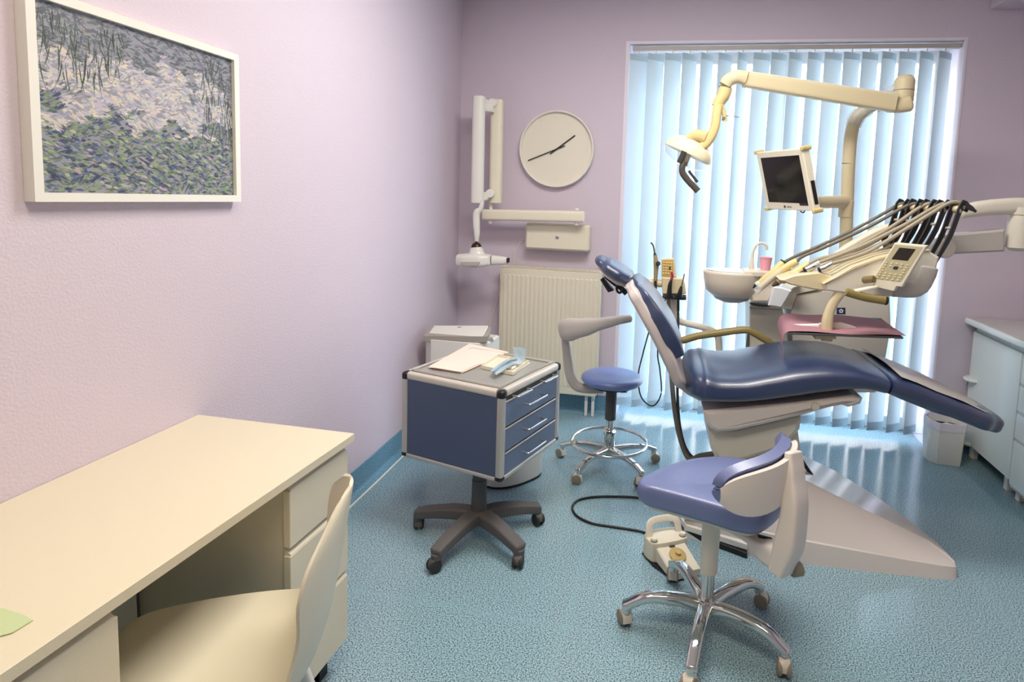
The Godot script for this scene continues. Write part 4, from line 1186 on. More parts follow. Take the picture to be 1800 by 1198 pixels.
func assistant_element() -> void:
	var o := thing("assistant_unit", "cream suction holder with keypad behind the chair's backrest", "suction unit", Vector3(-0.0819,1.0009,-3.3000))
	place(o, "holder_block", Solid.new().slab([Vector3(-0.1409,1.0416,-3.2700), Vector3(-0.0317,1.0421,-3.2700), Vector3(-0.0148,1.0092,-3.2700), Vector3(-0.0060,0.9572,-3.2700), Vector3(-0.1331,0.9487,-3.2700)], Vector3(0, 0, -0.09), 0.006), M.yellow)
	place(o, "holder_rail", Solid.new().box(Vector3(-0.1316,0.9246,-3.2650), Vector3(-0.0029,0.9438,-3.3500), 0.004), M.rubber)
	place(o, "side_socket", rod(Solid.new(), Vector3(-0.1378,1.0023,-3.3100), Vector3(-0.2186,1.0035,-3.3100), 0.022), M.yellow)
	var kb := place(o, "keypad", Solid.new().slab([Vector3(-0.1479,1.1393,-3.2800), Vector3(-0.0798,1.1462,-3.2800), Vector3(-0.0623,1.0452,-3.2800), Vector3(-0.1429,1.0402,-3.2800)], Vector3(0, 0, -0.03), 0.003), M.yellow)
	place(kb, "face_plate", Solid.new().slab([Vector3(-0.1414,1.1337,-3.2780), Vector3(-0.0854,1.1384,-3.2780), Vector3(-0.0777,1.0507,-3.2780), Vector3(-0.1370,1.0471,-3.2780)], Vector3(0, 0, -0.003)), mat("c9a85c", 0.5))
	var keys := Solid.new()
	for i in 4:
		for j in 5:
			var c := Vector3(-0.185 + i * 0.0165, 1.255 - j * 0.0165, -3.277)
			keys.box(Vector3(-0.1331,1.1219,-3.2770) + Vector3(i * 0.0135 - 0.004, -j * 0.0145 - 0.004, 0), Vector3(-0.1331,1.1219,-3.2770) + Vector3(i * 0.0135 + 0.004, -j * 0.0145 + 0.004, 0.003), 0.001)
	stuff(place(kb, "key", keys, mat("ecd9a0", 0.5)))
	place(kb, "centre_key", Solid.new().box(Vector3(-0.1069,1.0863,-3.2760), Vector3(-0.0923,1.0998,-3.2740), 0.0005), M.rubber)
	place(o, "support_arm", Solid.new().tube([Vector3(-0.0756,0.9213,-3.3300), Vector3(-0.0549,0.8242,-3.3300), Vector3(-0.0255,0.7946,-3.3300), Vector3(0.0616,0.7790,-3.3300), Vector3(0.1390,0.7597,-3.3300), Vector3(0.1775,0.7248,-3.3300), Vector3(0.1872,0.6622,-3.3300), Vector3(0.2125,0.5434,-3.3300), Vector3(0.3780,0.4094,-3.4000)], 0.019, 14, 6), M.plastic)
	# syringe in the side socket
	var s := thing("air_water_syringe", "grey three-way syringe with bent black nozzle standing in the suction holder", "syringe", Vector3(-0.1699,0.9980,-3.2800))
	place(s, "body", Solid.new().sweep([Vector3(-0.1735,1.0209,-3.2700), Vector3(-0.1733,1.0769,-3.2700), Vector3(-0.1736,1.1141,-3.2700), Vector3(-0.1820,1.1600,-3.2700)], [0.0105, 0.0125, 0.015, 0.010], [0.0105, 0.0125, 0.015, 0.010], Vector3(0, 0.1, 1), 2.2, 14, 4), mat("9b8c6b", 0.45))
	place(s, "nozzle", Solid.new().tube([Vector3(-0.1819,1.1569,-3.2700), Vector3(-0.1878,1.1844,-3.2700), Vector3(-0.1953,1.2118,-3.2700), Vector3(-0.2083,1.2265,-3.2700)], 0.0045, 8, 5), mat("5a4a3c", 0.4))
	place(s, "nozzle_nut", rod(Solid.new(), Vector3(-0.1811,1.1539,-3.2700), Vector3(-0.1854,1.1722,-3.2700), 0.0095, 0.006), M.black)
	place(s, "button", rod(Solid.new(), Vector3(-0.1641,1.1154,-3.2620), Vector3(-0.1617,1.1172,-3.2450), 0.0125), M.rubber)
	place(s, "tail", rod(Solid.new(), Vector3(-0.1735,1.0209,-3.2700), Vector3(-0.1697,0.9744,-3.2700), 0.0075), M.rubber)
	place(s, "hose", Solid.new().tube([Vector3(-0.1698,0.9775,-3.2700), Vector3(-0.1676,0.8587,-3.3600), Vector3(-0.2051,0.6970,-3.4200), Vector3(-0.2316,0.5714,-3.4200), Vector3(-0.2516,0.4419,-3.4200), Vector3(-0.2292,0.3187,-3.4200), Vector3(-0.1612,0.2714,-3.4200), Vector3(-0.1161,0.3470,-3.4200), Vector3(-0.1297,0.4868,-3.4200), Vector3(-0.1477,0.5854,-3.4200), Vector3(-0.1440,0.7882,-3.4000), Vector3(-0.1167,0.9106,-3.3600)], 0.0042, 8, 6), M.rubber)
	var su := [["red tipped suction tube with black grip in the suction holder", [Vector3(-0.0952,0.9465,-3.2400), Vector3(-0.0936,1.0021,-3.2400), Vector3(-0.0877,1.0332,-3.2400)], [Vector3(-0.0904,1.0269,-3.2400), Vector3(-0.0828,1.0550,-3.2400), Vector3(-0.0884,1.0761,-3.2400)], mat("a03048", 0.4), 0.0105, [Vector3(-0.0982,0.9308,-3.2600), Vector3(-0.0899,0.8152,-3.2800), Vector3(-0.0658,0.5851,-3.2000), Vector3(-0.0307,0.3723,-3.1000), Vector3(0.0100,0.2481,-3.0000), Vector3(0.0563,0.1825,-2.9500), Vector3(0.1093,0.2194,-2.9200), Vector3(0.1851,0.2696,-2.8500)], 0.0125, 0.007],
		["thin dark suction tip with black grip in the suction holder", [Vector3(-0.0412,0.9501,-3.2400), Vector3(-0.0367,0.9781,-3.2400), Vector3(-0.0321,1.0030,-3.2400)], [Vector3(-0.0321,1.0030,-3.2400), Vector3(-0.0251,1.0402,-3.2400), Vector3(-0.0208,1.0710,-3.2400)], M.darkgrey, 0.0085, [Vector3(-0.0468,0.9343,-3.2600), Vector3(-0.0411,0.8189,-3.2800), Vector3(-0.0299,0.5883,-3.2000), Vector3(-0.0132,0.3742,-3.1000), Vector3(0.0213,0.2494,-3.0000), Vector3(0.0724,0.1933,-2.9500), Vector3(0.1301,0.2304,-2.9000), Vector3(0.1854,0.2640,-2.8500)], 0.0075, 0.003]]
	for h in su:
		var t := thing("suction_tube", h[0], "suction tube", h[1][0], 0.0, "suction tubes in the holder")
		place(t, "grip", Solid.new().sweep(h[1], [0.014, 0.0115, 0.007], [0.014, 0.0115, 0.007], Vector3(0, 0.1, 1), 2.4, 12, 4), M.black)
		place(t, "tip", Solid.new().tube(h[2], h[7], 8, 4), h[3])
		place(t, "collar", Solid.new().lathe([Vector2(0.014, -0.014), Vector2(0.021, -0.006), Vector2(0.021, 0.006), Vector2(0.015, 0.012)], Transform3D(Basis(), h[1][0] + Vector3(0, -0.004, -0.02)), 8, 30.0), M.rubber)
		place(t, "hose", Solid.new().tube(h[5], h[6], 10, 6), M.darkhose if h[6] > 0.01 else M.rubber)


# ---------------------------------------------------------------- wheeled things
func star_base(o: Node3D, c: Vector3, r: float, a0: float, m: Material, cm: Material, wm: Material, w: float, hub_y: float, arch: float) -> void:
	var hub := Solid.new().lathe([Vector2(0.026, -0.03), Vector2(0.034, -0.024), Vector2(0.036, 0.012), Vector2(0.03, 0.03)], Transform3D(Basis(), c + Vector3(0, hub_y, 0)), 20)
	place(o, "hub", hub, m)
	for i in 5:
		var a := deg_to_rad(a0 - 72.0 * i)
		var d := Vector3(cos(a), 0, sin(a))
		var s := Solid.new()
		s.sweep([c + d * 0.015 + Vector3(0, hub_y, 0), c + d * r * 0.35 + Vector3(0, hub_y + arch * 0.6, 0), c + d * r * 0.7 + Vector3(0, lerpf(hub_y, 0.078, 0.65) + arch, 0), c + d * (r - 0.012) + Vector3(0, 0.074, 0)], [w * 1.1, w, w * 0.92, w * 0.85], [0.027 if w > 0.025 else 0.022, w * 0.85, w * 0.72, w * 0.66], Vector3.UP, 5.0 if w > 0.025 else 3.0, 14, 5, 0.012)
		place(o, "leg", s, m)
		var e := c + d * (r - 0.016)
		place(o, "caster_stem", rod(Solid.new(), e + Vector3(0, 0.048, 0), e + Vector3(0, 0.073, 0), w * 0.72), m)
		# caster trails to one side
		var ca := a + 0.9 + 0.5 * sin(i * 2.1 + a0)
		var f := Vector3(cos(ca), 0, sin(ca))
		var ax := f.cross(Vector3.UP)
		var wc := e + f * 0.012 + Vector3(0, 0.0265, 0)
		var hood := Solid.new()
		hood.sweep([wc + f * 0.017 + Vector3(0, -0.004, 0), wc + f * 0.015 + Vector3(0, 0.014, 0), wc - f * 0.002 + Vector3(0, 0.027, 0), wc - f * 0.02 + Vector3(0, 0.018, 0), wc - f * 0.026 + Vector3(0, -0.008, 0)], [0.017], [0.0045], f, 3.0, 10, 4)
		var cs := place(o, "caster", hood, cm)
		for q in [-0.0135, 0.0135]:
			place(cs, "wheel", Solid.new().lathe([Vector2(0.019, -0.0075), Vector2(0.0245, -0.006), Vector2(0.0262, 0.0), Vector2(0.0245, 0.006), Vector2(0.019, 0.0075), Vector2(0.006, 0.009), Vector2(0.0, 0.009)] if q > 0 else [Vector2(0.0, -0.009), Vector2(0.006, -0.009), Vector2(0.019, -0.0075), Vector2(0.0245, -0.006), Vector2(0.0262, 0.0), Vector2(0.0245, 0.006), Vector2(0.019, 0.0075)], Transform3D(Basis(f, ax, f.cross(ax)), wc + ax * q), 18), wm)


func trolley() -> void:
	var o := thing("trolley", "blue drawer trolley with aluminium edging on a grey five-wheel base", "trolley", Vector3(-0.861, 0, -2.491), -0.256)
	var a := 0.254
	var b := 0.251
	var y0 := 0.323
	var y1 := 0.695
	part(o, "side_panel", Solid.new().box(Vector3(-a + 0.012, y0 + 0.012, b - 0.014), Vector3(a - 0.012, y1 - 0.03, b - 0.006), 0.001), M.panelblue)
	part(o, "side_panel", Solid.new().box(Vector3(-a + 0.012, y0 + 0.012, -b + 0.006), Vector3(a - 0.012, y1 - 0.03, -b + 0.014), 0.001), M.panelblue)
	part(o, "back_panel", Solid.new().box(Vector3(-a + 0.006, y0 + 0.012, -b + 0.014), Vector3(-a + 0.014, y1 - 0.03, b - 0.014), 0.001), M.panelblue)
	part(o, "bottom_panel", Solid.new().box(Vector3(-a + 0.014, y0 + 0.004, -b + 0.014), Vector3(a - 0.014, y0 + 0.02, b - 0.014), 0.001), M.darkgrey)
	for s in [[1, 1], [-1, 1], [1, -1], [-1, -1]]:
		var c := Vector3(s[0] * (a - 0.016), 0, s[1] * (b - 0.016))
		part(o, "corner_post", Solid.new().sweep([c + Vector3(0, y0 + 0.016, 0), c + Vector3(0, y1 - 0.03, 0)], [0.0155], [0.0155], Vector3(0, 0, 1), 3.2, 16, 1), M.alu)
		part(o, "corner_cap", Solid.new().sweep([c + Vector3(0, y1 - 0.032, 0), c + Vector3(0, y1 - 0.014, 0)], [0.017], [0.017], Vector3(0, 0, 1), 2.8, 16, 1, 0.013, 0.0), M.black)
		part(o, "foot_cap", Solid.new().sweep([c + Vector3(0, y0 + 0.018, 0), c + Vector3(0, y0 + 0.006, 0)], [0.0165], [0.0165], Vector3(0, 0, 1), 2.8, 16, 1, 0.008, 0.0), M.black)
	for s in [[Vector3(a - 0.032, y1 - 0.017, b - 0.016), Vector3(-a + 0.032, y1 - 0.017, b - 0.016)], [Vector3(a - 0.032, y1 - 0.017, -b + 0.016), Vector3(-a + 0.032, y1 - 0.017, -b + 0.016)], [Vector3(a - 0.016, y1 - 0.017, b - 0.032), Vector3(a - 0.016, y1 - 0.017, -b + 0.032)], [Vector3(-a + 0.016, y1 - 0.017, b - 0.032), Vector3(-a + 0.016, y1 - 0.017, -b + 0.032)]]:
		part(o, "top_rail", Solid.new().sweep([s[0], s[1]], [0.016], [0.0165], Vector3.UP, 2.8, 16, 1), mat("d9d3c9", 0.36, 0.3))
	for s in [[Vector3(a - 0.03, y0 + 0.008, b - 0.008), Vector3(-a + 0.03, y0 + 0.008, b - 0.008)], [Vector3(a - 0.03, y0 + 0.008, -b + 0.008), Vector3(-a + 0.03, y0 + 0.008, -b + 0.008)], [Vector3(a - 0.008, y0 + 0.008, b - 0.03), Vector3(a - 0.008, y0 + 0.008, -b + 0.03)], [Vector3(-a + 0.008, y0 + 0.008, b - 0.03), Vector3(-a + 0.008, y0 + 0.008, -b + 0.03)]]:
		part(o, "bottom_rail", Solid.new().sweep([s[0], s[1]], [0.008], [0.008], Vector3.UP, 4.0, 12, 1), M.alu)
	# drawers on the right hand face
	var zs := b - 0.034
	var rows := [[0.335, 0.425], [0.437, 0.527], [0.539, 0.638]]
	for r in rows:
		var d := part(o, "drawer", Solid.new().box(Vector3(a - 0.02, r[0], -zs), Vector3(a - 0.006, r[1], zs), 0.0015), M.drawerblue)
		var e := part(d, "edging", Solid.new().box(Vector3(a - 0.019, r[1], -zs), Vector3(a - 0.004, r[1] + 0.006, zs), 0.0015), M.alu)
		e.name = "edging"
		var hy: float = lerpf(r[0], r[1], 0.55)
		part(d, "handle", Solid.new().tube([Vector3(a - 0.008, hy, 0.075), Vector3(a + 0.02, hy, 0.075), Vector3(a + 0.024, hy, 0.07), Vector3(a + 0.024, hy, -0.07), Vector3(a + 0.02, hy, -0.075), Vector3(a - 0.008, hy, -0.075)], 0.0045, 8, 1), M.steel)
		part(d, "interior", Solid.new().box(Vector3(-a + 0.03, r[0] + 0.01, -zs + 0.02), Vector3(a - 0.02, r[1] - 0.02, zs - 0.02), 0.001), M.darkgrey)
	var sh := part(o, "pull_out_shelf", Solid.new().box(Vector3(a - 0.02, 0.648, -zs), Vector3(a - 0.008, 0.661, zs), 0.001), M.darkgrey)
	for q in [0.115, -0.115]:
		part(sh, "handle", Solid.new().tube([Vector3(a - 0.01, 0.654, q + 0.055), Vector3(a + 0.02, 0.654, q + 0.055), Vector3(a + 0.024, 0.654, q + 0.05), Vector3(a + 0.024, 0.654, q - 0.05), Vector3(a + 0.02, 0.654, q - 0.055), Vector3(a - 0.01, 0.654, q - 0.055)], 0.0042, 8, 1), M.steel)
	# steel tray top with a raised lip
	part(o, "top_tray", Solid.new().box(Vector3(-a + 0.03, y1 - 0.012, -b + 0.03), Vector3(a - 0.03, y1 - 0.004, b - 0.03), 0.001), M.tray)
	var lip := Solid.new()
	var i := 0.034
	lip.tube([Vector3(-a + i, y1 + 0.002, -b + i), Vector3(a - i, y1 + 0.002, -b + i), Vector3(a - i, y1 + 0.002, b - i), Vector3(-a + i, y1 + 0.002, b - i), Vector3(-a + i, y1 + 0.002, -b + i)], 0.006, 8, 1)
	part(o, "tray_lip", lip, M.alu)
	# pillar and base
	var c := Vector3(-0.816, 0, -2.325)
	place(o, "column", rod(Solid.new(), c + Vector3(0, 0.10, 0), c + Vector3(0, 0.26, 0), 0.033, 0.031), M.darkgrey)
	place(o, "column_collar", rod(Solid.new(), c + Vector3(0, 0.258, 0), c + Vector3(0, 0.325, 0), 0.029), M.darkgrey)
	star_base(o, c, 0.285, 178.1, M.basegrey, M.basegrey, M.rubber, 0.031, 0.100, 0.004)
	# things on top
	var ty := y1 - 0.003
	var n := thing("paper_napkins", "stack of folded peach paper napkins on the trolley's tray", "napkins", Vector3(-0.9, 0.69, -2.5))
	for k in 3:
		var p := [Vector3(-1.0893,0.6925,-2.3990), Vector3(-1.0708,0.6925,-2.8344), Vector3(-0.8348,0.6925,-2.7401), Vector3(-0.9191,0.6925,-2.3656)]
		var q := []
		for v in p:
			q.append(v + Vector3(0.003 * k, 0.0025 * k, -0.002 * k))
		place(n, "napkin", Solid.new().slab(q, Vector3(0, 0.002, 0)), M.pink)
	var f := []
	var g := [Vector3(-1.0762,0.7010,-2.3816), Vector3(-1.0546,0.7010,-2.7918), Vector3(-0.8363,0.7010,-2.7167), Vector3(-0.9224,0.7010,-2.3607)]
	for u in 7:
		var r := []
		for v in 7:
			var pp: Vector3 = g[0].lerp(g[1], u / 6.0).lerp(g[3].lerp(g[2], u / 6.0), v / 6.0)
			r.append(pp + Vector3(0, 0.0025 * sin(u * 1.7 + v * 0.9) * (1.0 if u in [2, 3, 4] else 0.3), 0))
		f.append(r)
	place(n, "napkin", Solid.new().sheet(f, 0.0015), M.pink)
	var tr := thing("plastic_tray", "small ivory compartment tray with cotton rolls on the trolley", "tray", Vector3(-0.72, 0.69, -2.45))
	var t4 := [Vector3(-0.8656,0.6920,-2.4568), Vector3(-0.8540,0.6920,-2.6590), Vector3(-0.6867,0.6920,-2.6127), Vector3(-0.7045,0.6920,-2.4030)]
	place(tr, "base", Solid.new().slab(t4, Vector3(0, 0.004, 0), 0.001), M.cream)
	var ux: Vector3 = t4[3] - t4[0]
	var vx: Vector3 = t4[1] - t4[0]
	var wl := Solid.new()
	for e in [[0.0, 0.0, 1.0, 0.0], [1.0, 0.0, 1.0, 1.0], [1.0, 1.0, 0.0, 1.0], [0.0, 1.0, 0.0, 0.0], [0.4, 0.0, 0.4, 1.0], [0.4, 0.55, 1.0, 0.55]]:
		var p0: Vector3 = t4[0] + ux * e[0] + vx * e[1] + Vector3(0, 0.009, 0)
		var p1: Vector3 = t4[0] + ux * e[2] + vx * e[3] + Vector3(0, 0.009, 0)
		wl.sweep([p0, p1], [0.0018], [0.008], Vector3.UP, 4.0, 8, 1, 0.002)
	place(tr, "rim", wl, M.cream)
	for k in 4:
		var p0: Vector3 = t4[0] + ux * (0.52 + 0.1 * k) + vx * 0.25 + Vector3(0, 0.011, 0)
		place(tr, "cotton_roll", rod(Solid.new(), p0, p0 + vx * 0.2 + ux * 0.02, 0.006), M.white)
	var pk := thing("instrument_pouch", "clear blue tinted instrument pouch bent up across the small tray", "pouch", Vector3(-0.7, 0.7, -2.46))
	var pr := []
	var ca := [Vector3(-0.7922,0.7150,-2.3625), Vector3(-0.7887,0.7150,-2.5311), Vector3(-0.7528,0.7237,-2.5600), Vector3(-0.7601,0.7706,-2.5800)]
	var cb := [Vector3(-0.7542,0.7150,-2.3236), Vector3(-0.7294,0.7150,-2.4834), Vector3(-0.6965,0.7157,-2.5400), Vector3(-0.6933,0.7732,-2.5600)]
	for k in range(0, 13):
		var pa: Vector3 = Solid.cr(ca, k / 4.0)
		var pb: Vector3 = Solid.cr(cb, k / 4.0)
		var r := []
		for j in 6:
			r.append(pa.lerp(pb, j / 5.0) + Vector3(0, 0.003 * sin(k * 1.3 + j * 2.0), 0))
		pr.append(r)
	var pm := mat("bcd3df", 0.2)
	pm.transparency = BaseMaterial3D.TRANSPARENCY_ALPHA
	pm.albedo_color.a = 0.6
	pm.roughness = 0.3
	place(pk, "film", Solid.new().sheet(pr, 0.002), pm)
	place(pk, "instrument", Solid.new().tube([ca[0].lerp(cb[0], 0.5) + Vector3(0, 0.004, 0), ca[1].lerp(cb[1], 0.5) + Vector3(0, 0.006, 0), ca[2].lerp(cb[2], 0.4)], 0.004, 8), mat("8ba3b6", 0.3, 0.4))


func stool_with_backrest() -> void:
	var c := Vector3(0.122, 0, -1.977)
	var o := thing("dentist_stool", "blue saddle stool with curved backrest on chrome wheels in the foreground", "stool", c)
	var plan := [Vector3(-0.1294,0.4950,-1.9741), Vector3(-0.0791,0.4950,-2.0628), Vector3(0.0079,0.4950,-2.1629), Vector3(0.1115,0.4950,-2.2321), Vector3(0.2265,0.4950,-2.2544), Vector3(0.3238,0.4950,-2.2126), Vector3(0.3758,0.4950,-2.1087), Vector3(0.3509,0.4950,-1.9876), Vector3(0.3073,0.4950,-1.8980), Vector3(0.2526,0.4950,-1.8348), Vector3(0.1887,0.4950,-1.8348), Vector3(0.1109,0.4950,-1.8633), Vector3(0.0224,0.4950,-1.8911), Vector3(-0.0608,0.4950,-1.9150), Vector3(-0.1085,0.4950,-1.9300)]
	place(o, "seat_cushion", Solid.new().pad(plan, [Vector2(0.0, -0.056), Vector2(0.88, -0.056), Vector2(0.95, -0.052), Vector2(0.99, -0.038), Vector2(1.0, -0.012), Vector2(0.985, 0.010), Vector2(0.94, 0.018), Vector2(0.8, 0.020), Vector2(0.5, 0.017), Vector2(0.2, 0.014), Vector2(0.0, 0.013)], 4), M.blueseat)
	place(o, "seat_pan", Solid.new().pad(plan, [Vector2(0.0, -0.082), Vector2(0.35, -0.082), Vector2(0.7, -0.076), Vector2(0.88, -0.066), Vector2(0.91, -0.056), Vector2(0.0, -0.05)], 4), M.plastic)
	# backrest: shell and pad on an arc round the seat
	var padm := []
	var shell := []
	for i in 25:
		var f := 0.5 - 0.5 * cos(PI * (0.02 + 0.96 * i / 24.0))
		var a := deg_to_rad(91.0 - 98.0 * f)
		var d := Vector3(cos(a), 0, sin(a))
		var yc := 0.600 + 0.012 * (1.0 - f) + 0.088 * f * f
		var hh := 0.090 * pow(1.0 - pow(absf(2.0 * f - 1.0), 2.6), 0.5) * (1.0 - 0.25 * f)
		var r1 := []
		var r2 := []
		for k in 11:
			var u := -cos(PI * k / 10.0)
			var bulge := 0.012 * (1.0 - u * u)
			r1.append(c + d * (0.214 - bulge) + Vector3(0, yc + hh * u, 0))
			r2.append(c + d * (0.240 + 0.3 * bulge) + Vector3(0, yc - 0.004 + maxf(hh - 0.013, 0.003) * u, 0))
		padm.append(r1)
		shell.append(r2)
	place(o, "back_pad", Solid.new().sheet(padm, 0.032), M.blueseat)
	place(o, "back_shell", Solid.new().sheet(shell.slice(2, 23), 0.018), M.shell)
	# spine down the back, hooked under the seat
	var sa := deg_to_rad(36.0)
	var sd := Vector3(cos(sa), 0, sin(sa))
	var spine := []
	for q in [[25.0, 0.246, 0.702], [28.0, 0.256, 0.64], [32.0, 0.272, 0.55], [36.0, 0.272, 0.44], [39.0, 0.258, 0.355]]:
		spine.append(c + Vector3(cos(deg_to_rad(q[0])) * q[1], q[2], sin(deg_to_rad(q[0])) * q[1]))
	place(o, "spine", Solid.new().sweep(spine, [0.040, 0.044, 0.046, 0.048, 0.040], [0.014, 0.020, 0.028, 0.034, 0.026], sd, 5.0, 18, 5, 0.008), M.shell)
	place(o, "spine_bracket", Solid.new().sweep([c + sd * 0.255 + Vector3(0, 0.385, 0), c + sd * 0.20 + Vector3(0, 0.385, 0), c + sd * 0.15 + Vector3(0, 0.402, 0), c + sd * 0.05 + Vector3(0, 0.412, 0)], [0.030, 0.03, 0.026, 0.026], [0.042, 0.036, 0.012, 0.012], Vector3.UP, 3.6, 14, 4, 0.006), M.shell)
	place(o, "tilt_knob", rod(Solid.new(), c + sd * 0.262 + Vector3(0.025, 0.345, -0.02), c + sd * 0.262 + Vector3(0.055, 0.345, -0.035), 0.022), mat("8e8874", 0.5))
	place(o, "height_lever", Solid.new().sweep([c + Vector3(0.09, 0.405, 0.06), c + Vector3(0.14, 0.408, 0.085), c + Vector3(0.175, 0.412, 0.10)], [0.012, 0.016, 0.013], [0.005], Vector3.UP, 3.0, 10, 3, 0.004), M.black)
	place(o, "column_cover", rod(Solid.new(), c + Vector3(0, 0.215, 0), c + Vector3(0, 0.425, 0), 0.0285, 0.031), M.plastic)
	place(o, "gas_column", rod(Solid.new(), c + Vector3(0, 0.08, 0), c + Vector3(0, 0.22, 0), 0.0215), M.chrome)
	star_base(o, c, 0.285, 172.2, M.chrome, M.plastic, mat("8d8578", 0.5), 0.0225, 0.095, 0.026)


func stool_with_arm() -> void:
	var c := Vector3(-0.372, 0, -3.154)
	var o := thing("assistant_stool", "round blue seated stool with swivel arm and foot ring by the radiator", "stool", c)
	place(o, "seat", Solid.new().lathe([Vector2(0.0, 0.462), Vector2(0.13, 0.464), Vector2(0.155, 0.472), Vector2(0.166, 0.488), Vector2(0.163, 0.503), Vector2(0.148, 0.514), Vector2(0.11, 0.520), Vector2(0.0, 0.522)], Transform3D(Basis(), c), 40, 60.0), M.roundseat)
	place(o, "seat_plate", Solid.new().lathe([Vector2(0.05, 0.440), Vector2(0.115, 0.452), Vector2(0.12, 0.463), Vector2(0.0, 0.464)], Transform3D(Basis(), c), 30), M.rubber)
	place(o, "height_lever", Solid.new().slab([Vector3(-0.3277,0.4835,-3.0500), Vector3(-0.2946,0.4746,-3.0500), Vector3(-0.2789,0.4549,-3.0500), Vector3(-0.3114,0.4516,-3.0500)], Vector3(0, 0, -0.02), 0.001), M.black)
	# swivel arm: out from under the seat, up, and round as an arm rest
	place(o, "arm_stalk", Solid.new().sweep([Vector3(-0.4138,0.4380,-3.1200), Vector3(-0.5063,0.4320,-3.1200), Vector3(-0.5630,0.4454,-3.1200), Vector3(-0.5931,0.4961,-3.1200), Vector3(-0.6085,0.5733,-3.1200), Vector3(-0.6207,0.6505,-3.1200), Vector3(-0.6290,0.7059,-3.1200)], [0.022, 0.024, 0.026, 0.026, 0.026, 0.024, 0.022], [0.014, 0.017, 0.022, 0.026, 0.028, 0.026, 0.024], Vector3(0, 0.1, 1), 2.6, 16, 5), M.greyplastic)
	place(o, "arm_rest", Solid.new().sweep([Vector3(-0.6405,0.7447,-3.0800), Vector3(-0.6000,0.7613,-3.0600), Vector3(-0.5178,0.7881,-3.0200), Vector3(-0.4124,0.8210,-3.0000), Vector3(-0.3261,0.8452,-3.0000), Vector3(-0.2822,0.8506,-3.0200)], [0.022, 0.028, 0.026, 0.02, 0.016, 0.015], [0.052, 0.062, 0.048, 0.030, 0.022, 0.019], Vector3.UP, 2.4, 18, 5, 0.016), M.greyplastic)
	place(o, "column_sleeve", rod(Solid.new(), c + Vector3(0, 0.265, 0), c + Vector3(0, 0.445, 0), 0.030), M.darkgrey)
	place(o, "gas_column", rod(Solid.new(), c + Vector3(0, 0.20, 0), c + Vector3(0, 0.27, 0), 0.021), M.chrome)
	place(o, "lower_column", Solid.new().lathe([Vector2(0.03, 0.08), Vector2(0.03, 0.175), Vector2(0.036, 0.18), Vector2(0.036, 0.20), Vector2(0.027, 0.206)], Transform3D(Basis(), c), 20), M.chrome)
	var r := []
	for i in 41:
		var a := TAU * i / 40.0
		r.append(c + Vector3(cos(a) * 0.203, 0.141, sin(a) * 0.203))
	place(o, "foot_ring", Solid.new().tube(r, 0.009, 10, 1), M.chrome)
	star_base(o, c, 0.285, -171.6, M.chrome, M.plastic, mat("8d8578", 0.5), 0.019, 0.095, 0.014)


func shell_chair() -> void:
	var o := thing("shell_chair", "white moulded plastic shell chair pushed up to the desk", "chair", Vector3(-0.934, 0, -0.985), deg_to_rad(-65.0))
	# (forward, height, half width, side lift, wrap)
	var prof := [[0.245, 0.405, 0.165, 0.0, 0.0], [0.225, 0.428, 0.195, 0.004, 0.0], [0.18, 0.440, 0.215, 0.012, 0.0], [0.09, 0.437, 0.228, 0.022, 0.0], [-0.02, 0.428, 0.234, 0.034, 0.0], [-0.11, 0.425, 0.222, 0.045, 0.008], [-0.175, 0.440, 0.198, 0.045, 0.02], [-0.215, 0.480, 0.180, 0.035, 0.03], [-0.240, 0.545, 0.172, 0.02, 0.036], [-0.257, 0.62, 0.174, 0.008, 0.04], [-0.270, 0.70, 0.188, 0.0, 0.05], [-0.280, 0.765, 0.170, -0.012, 0.048], [-0.287, 0.81, 0.122, -0.018, 0.035], [-0.290, 0.832, 0.07, -0.008, 0.02], [-0.290, 0.838, 0.02, 0.0, 0.0]]
	var pv := []
	for p in prof:
		pv.append(PackedFloat32Array(p))
	var rows := []
	var kk := 3
	for i in (prof.size() - 1) * kk + 1:
		var f := float(i) / kk
		var j := mini(int(f), prof.size() - 2)
		var g := f - j
		var at := func(q: int):
			var l := []
			for d in [-1, 0, 1, 2]:
				l.append(prof[clampi(j + d, 0, prof.size() - 1)][q])
			return Solid.cr(l, 1.0 + g)
		var r := []
		for k in 17:
			var u := (k - 8) / 8.0
			r.append(Vector3(u * at.call(2), at.call(1) + at.call(3) * pow(absf(u), 2.5), at.call(0) + at.call(4) * u * u))
		rows.append(r)
	part(o, "shell", Solid.new().sheet(rows, 0.007, 70.0), M.cream)
	for s in [[1, 1], [-1, 1], [1, -1], [-1, -1]]:
		var top := Vector3(s[0] * 0.13, 0.415, s[1] * 0.12 - 0.02)
		var bot := Vector3(s[0] * 0.22, 0.0, s[1] * 0.21 - 0.02)
		part(o, "leg", Solid.new().sweep([top, bot], [0.016, 0.011], [0.016, 0.011], Vector3(0, 0, 1), 3.0, 12, 1), M.white)
	part(o, "underframe", Solid.new().box(Vector3(-0.15, 0.395, -0.15), Vector3(0.15, 0.415, 0.11), 0.004), M.white)


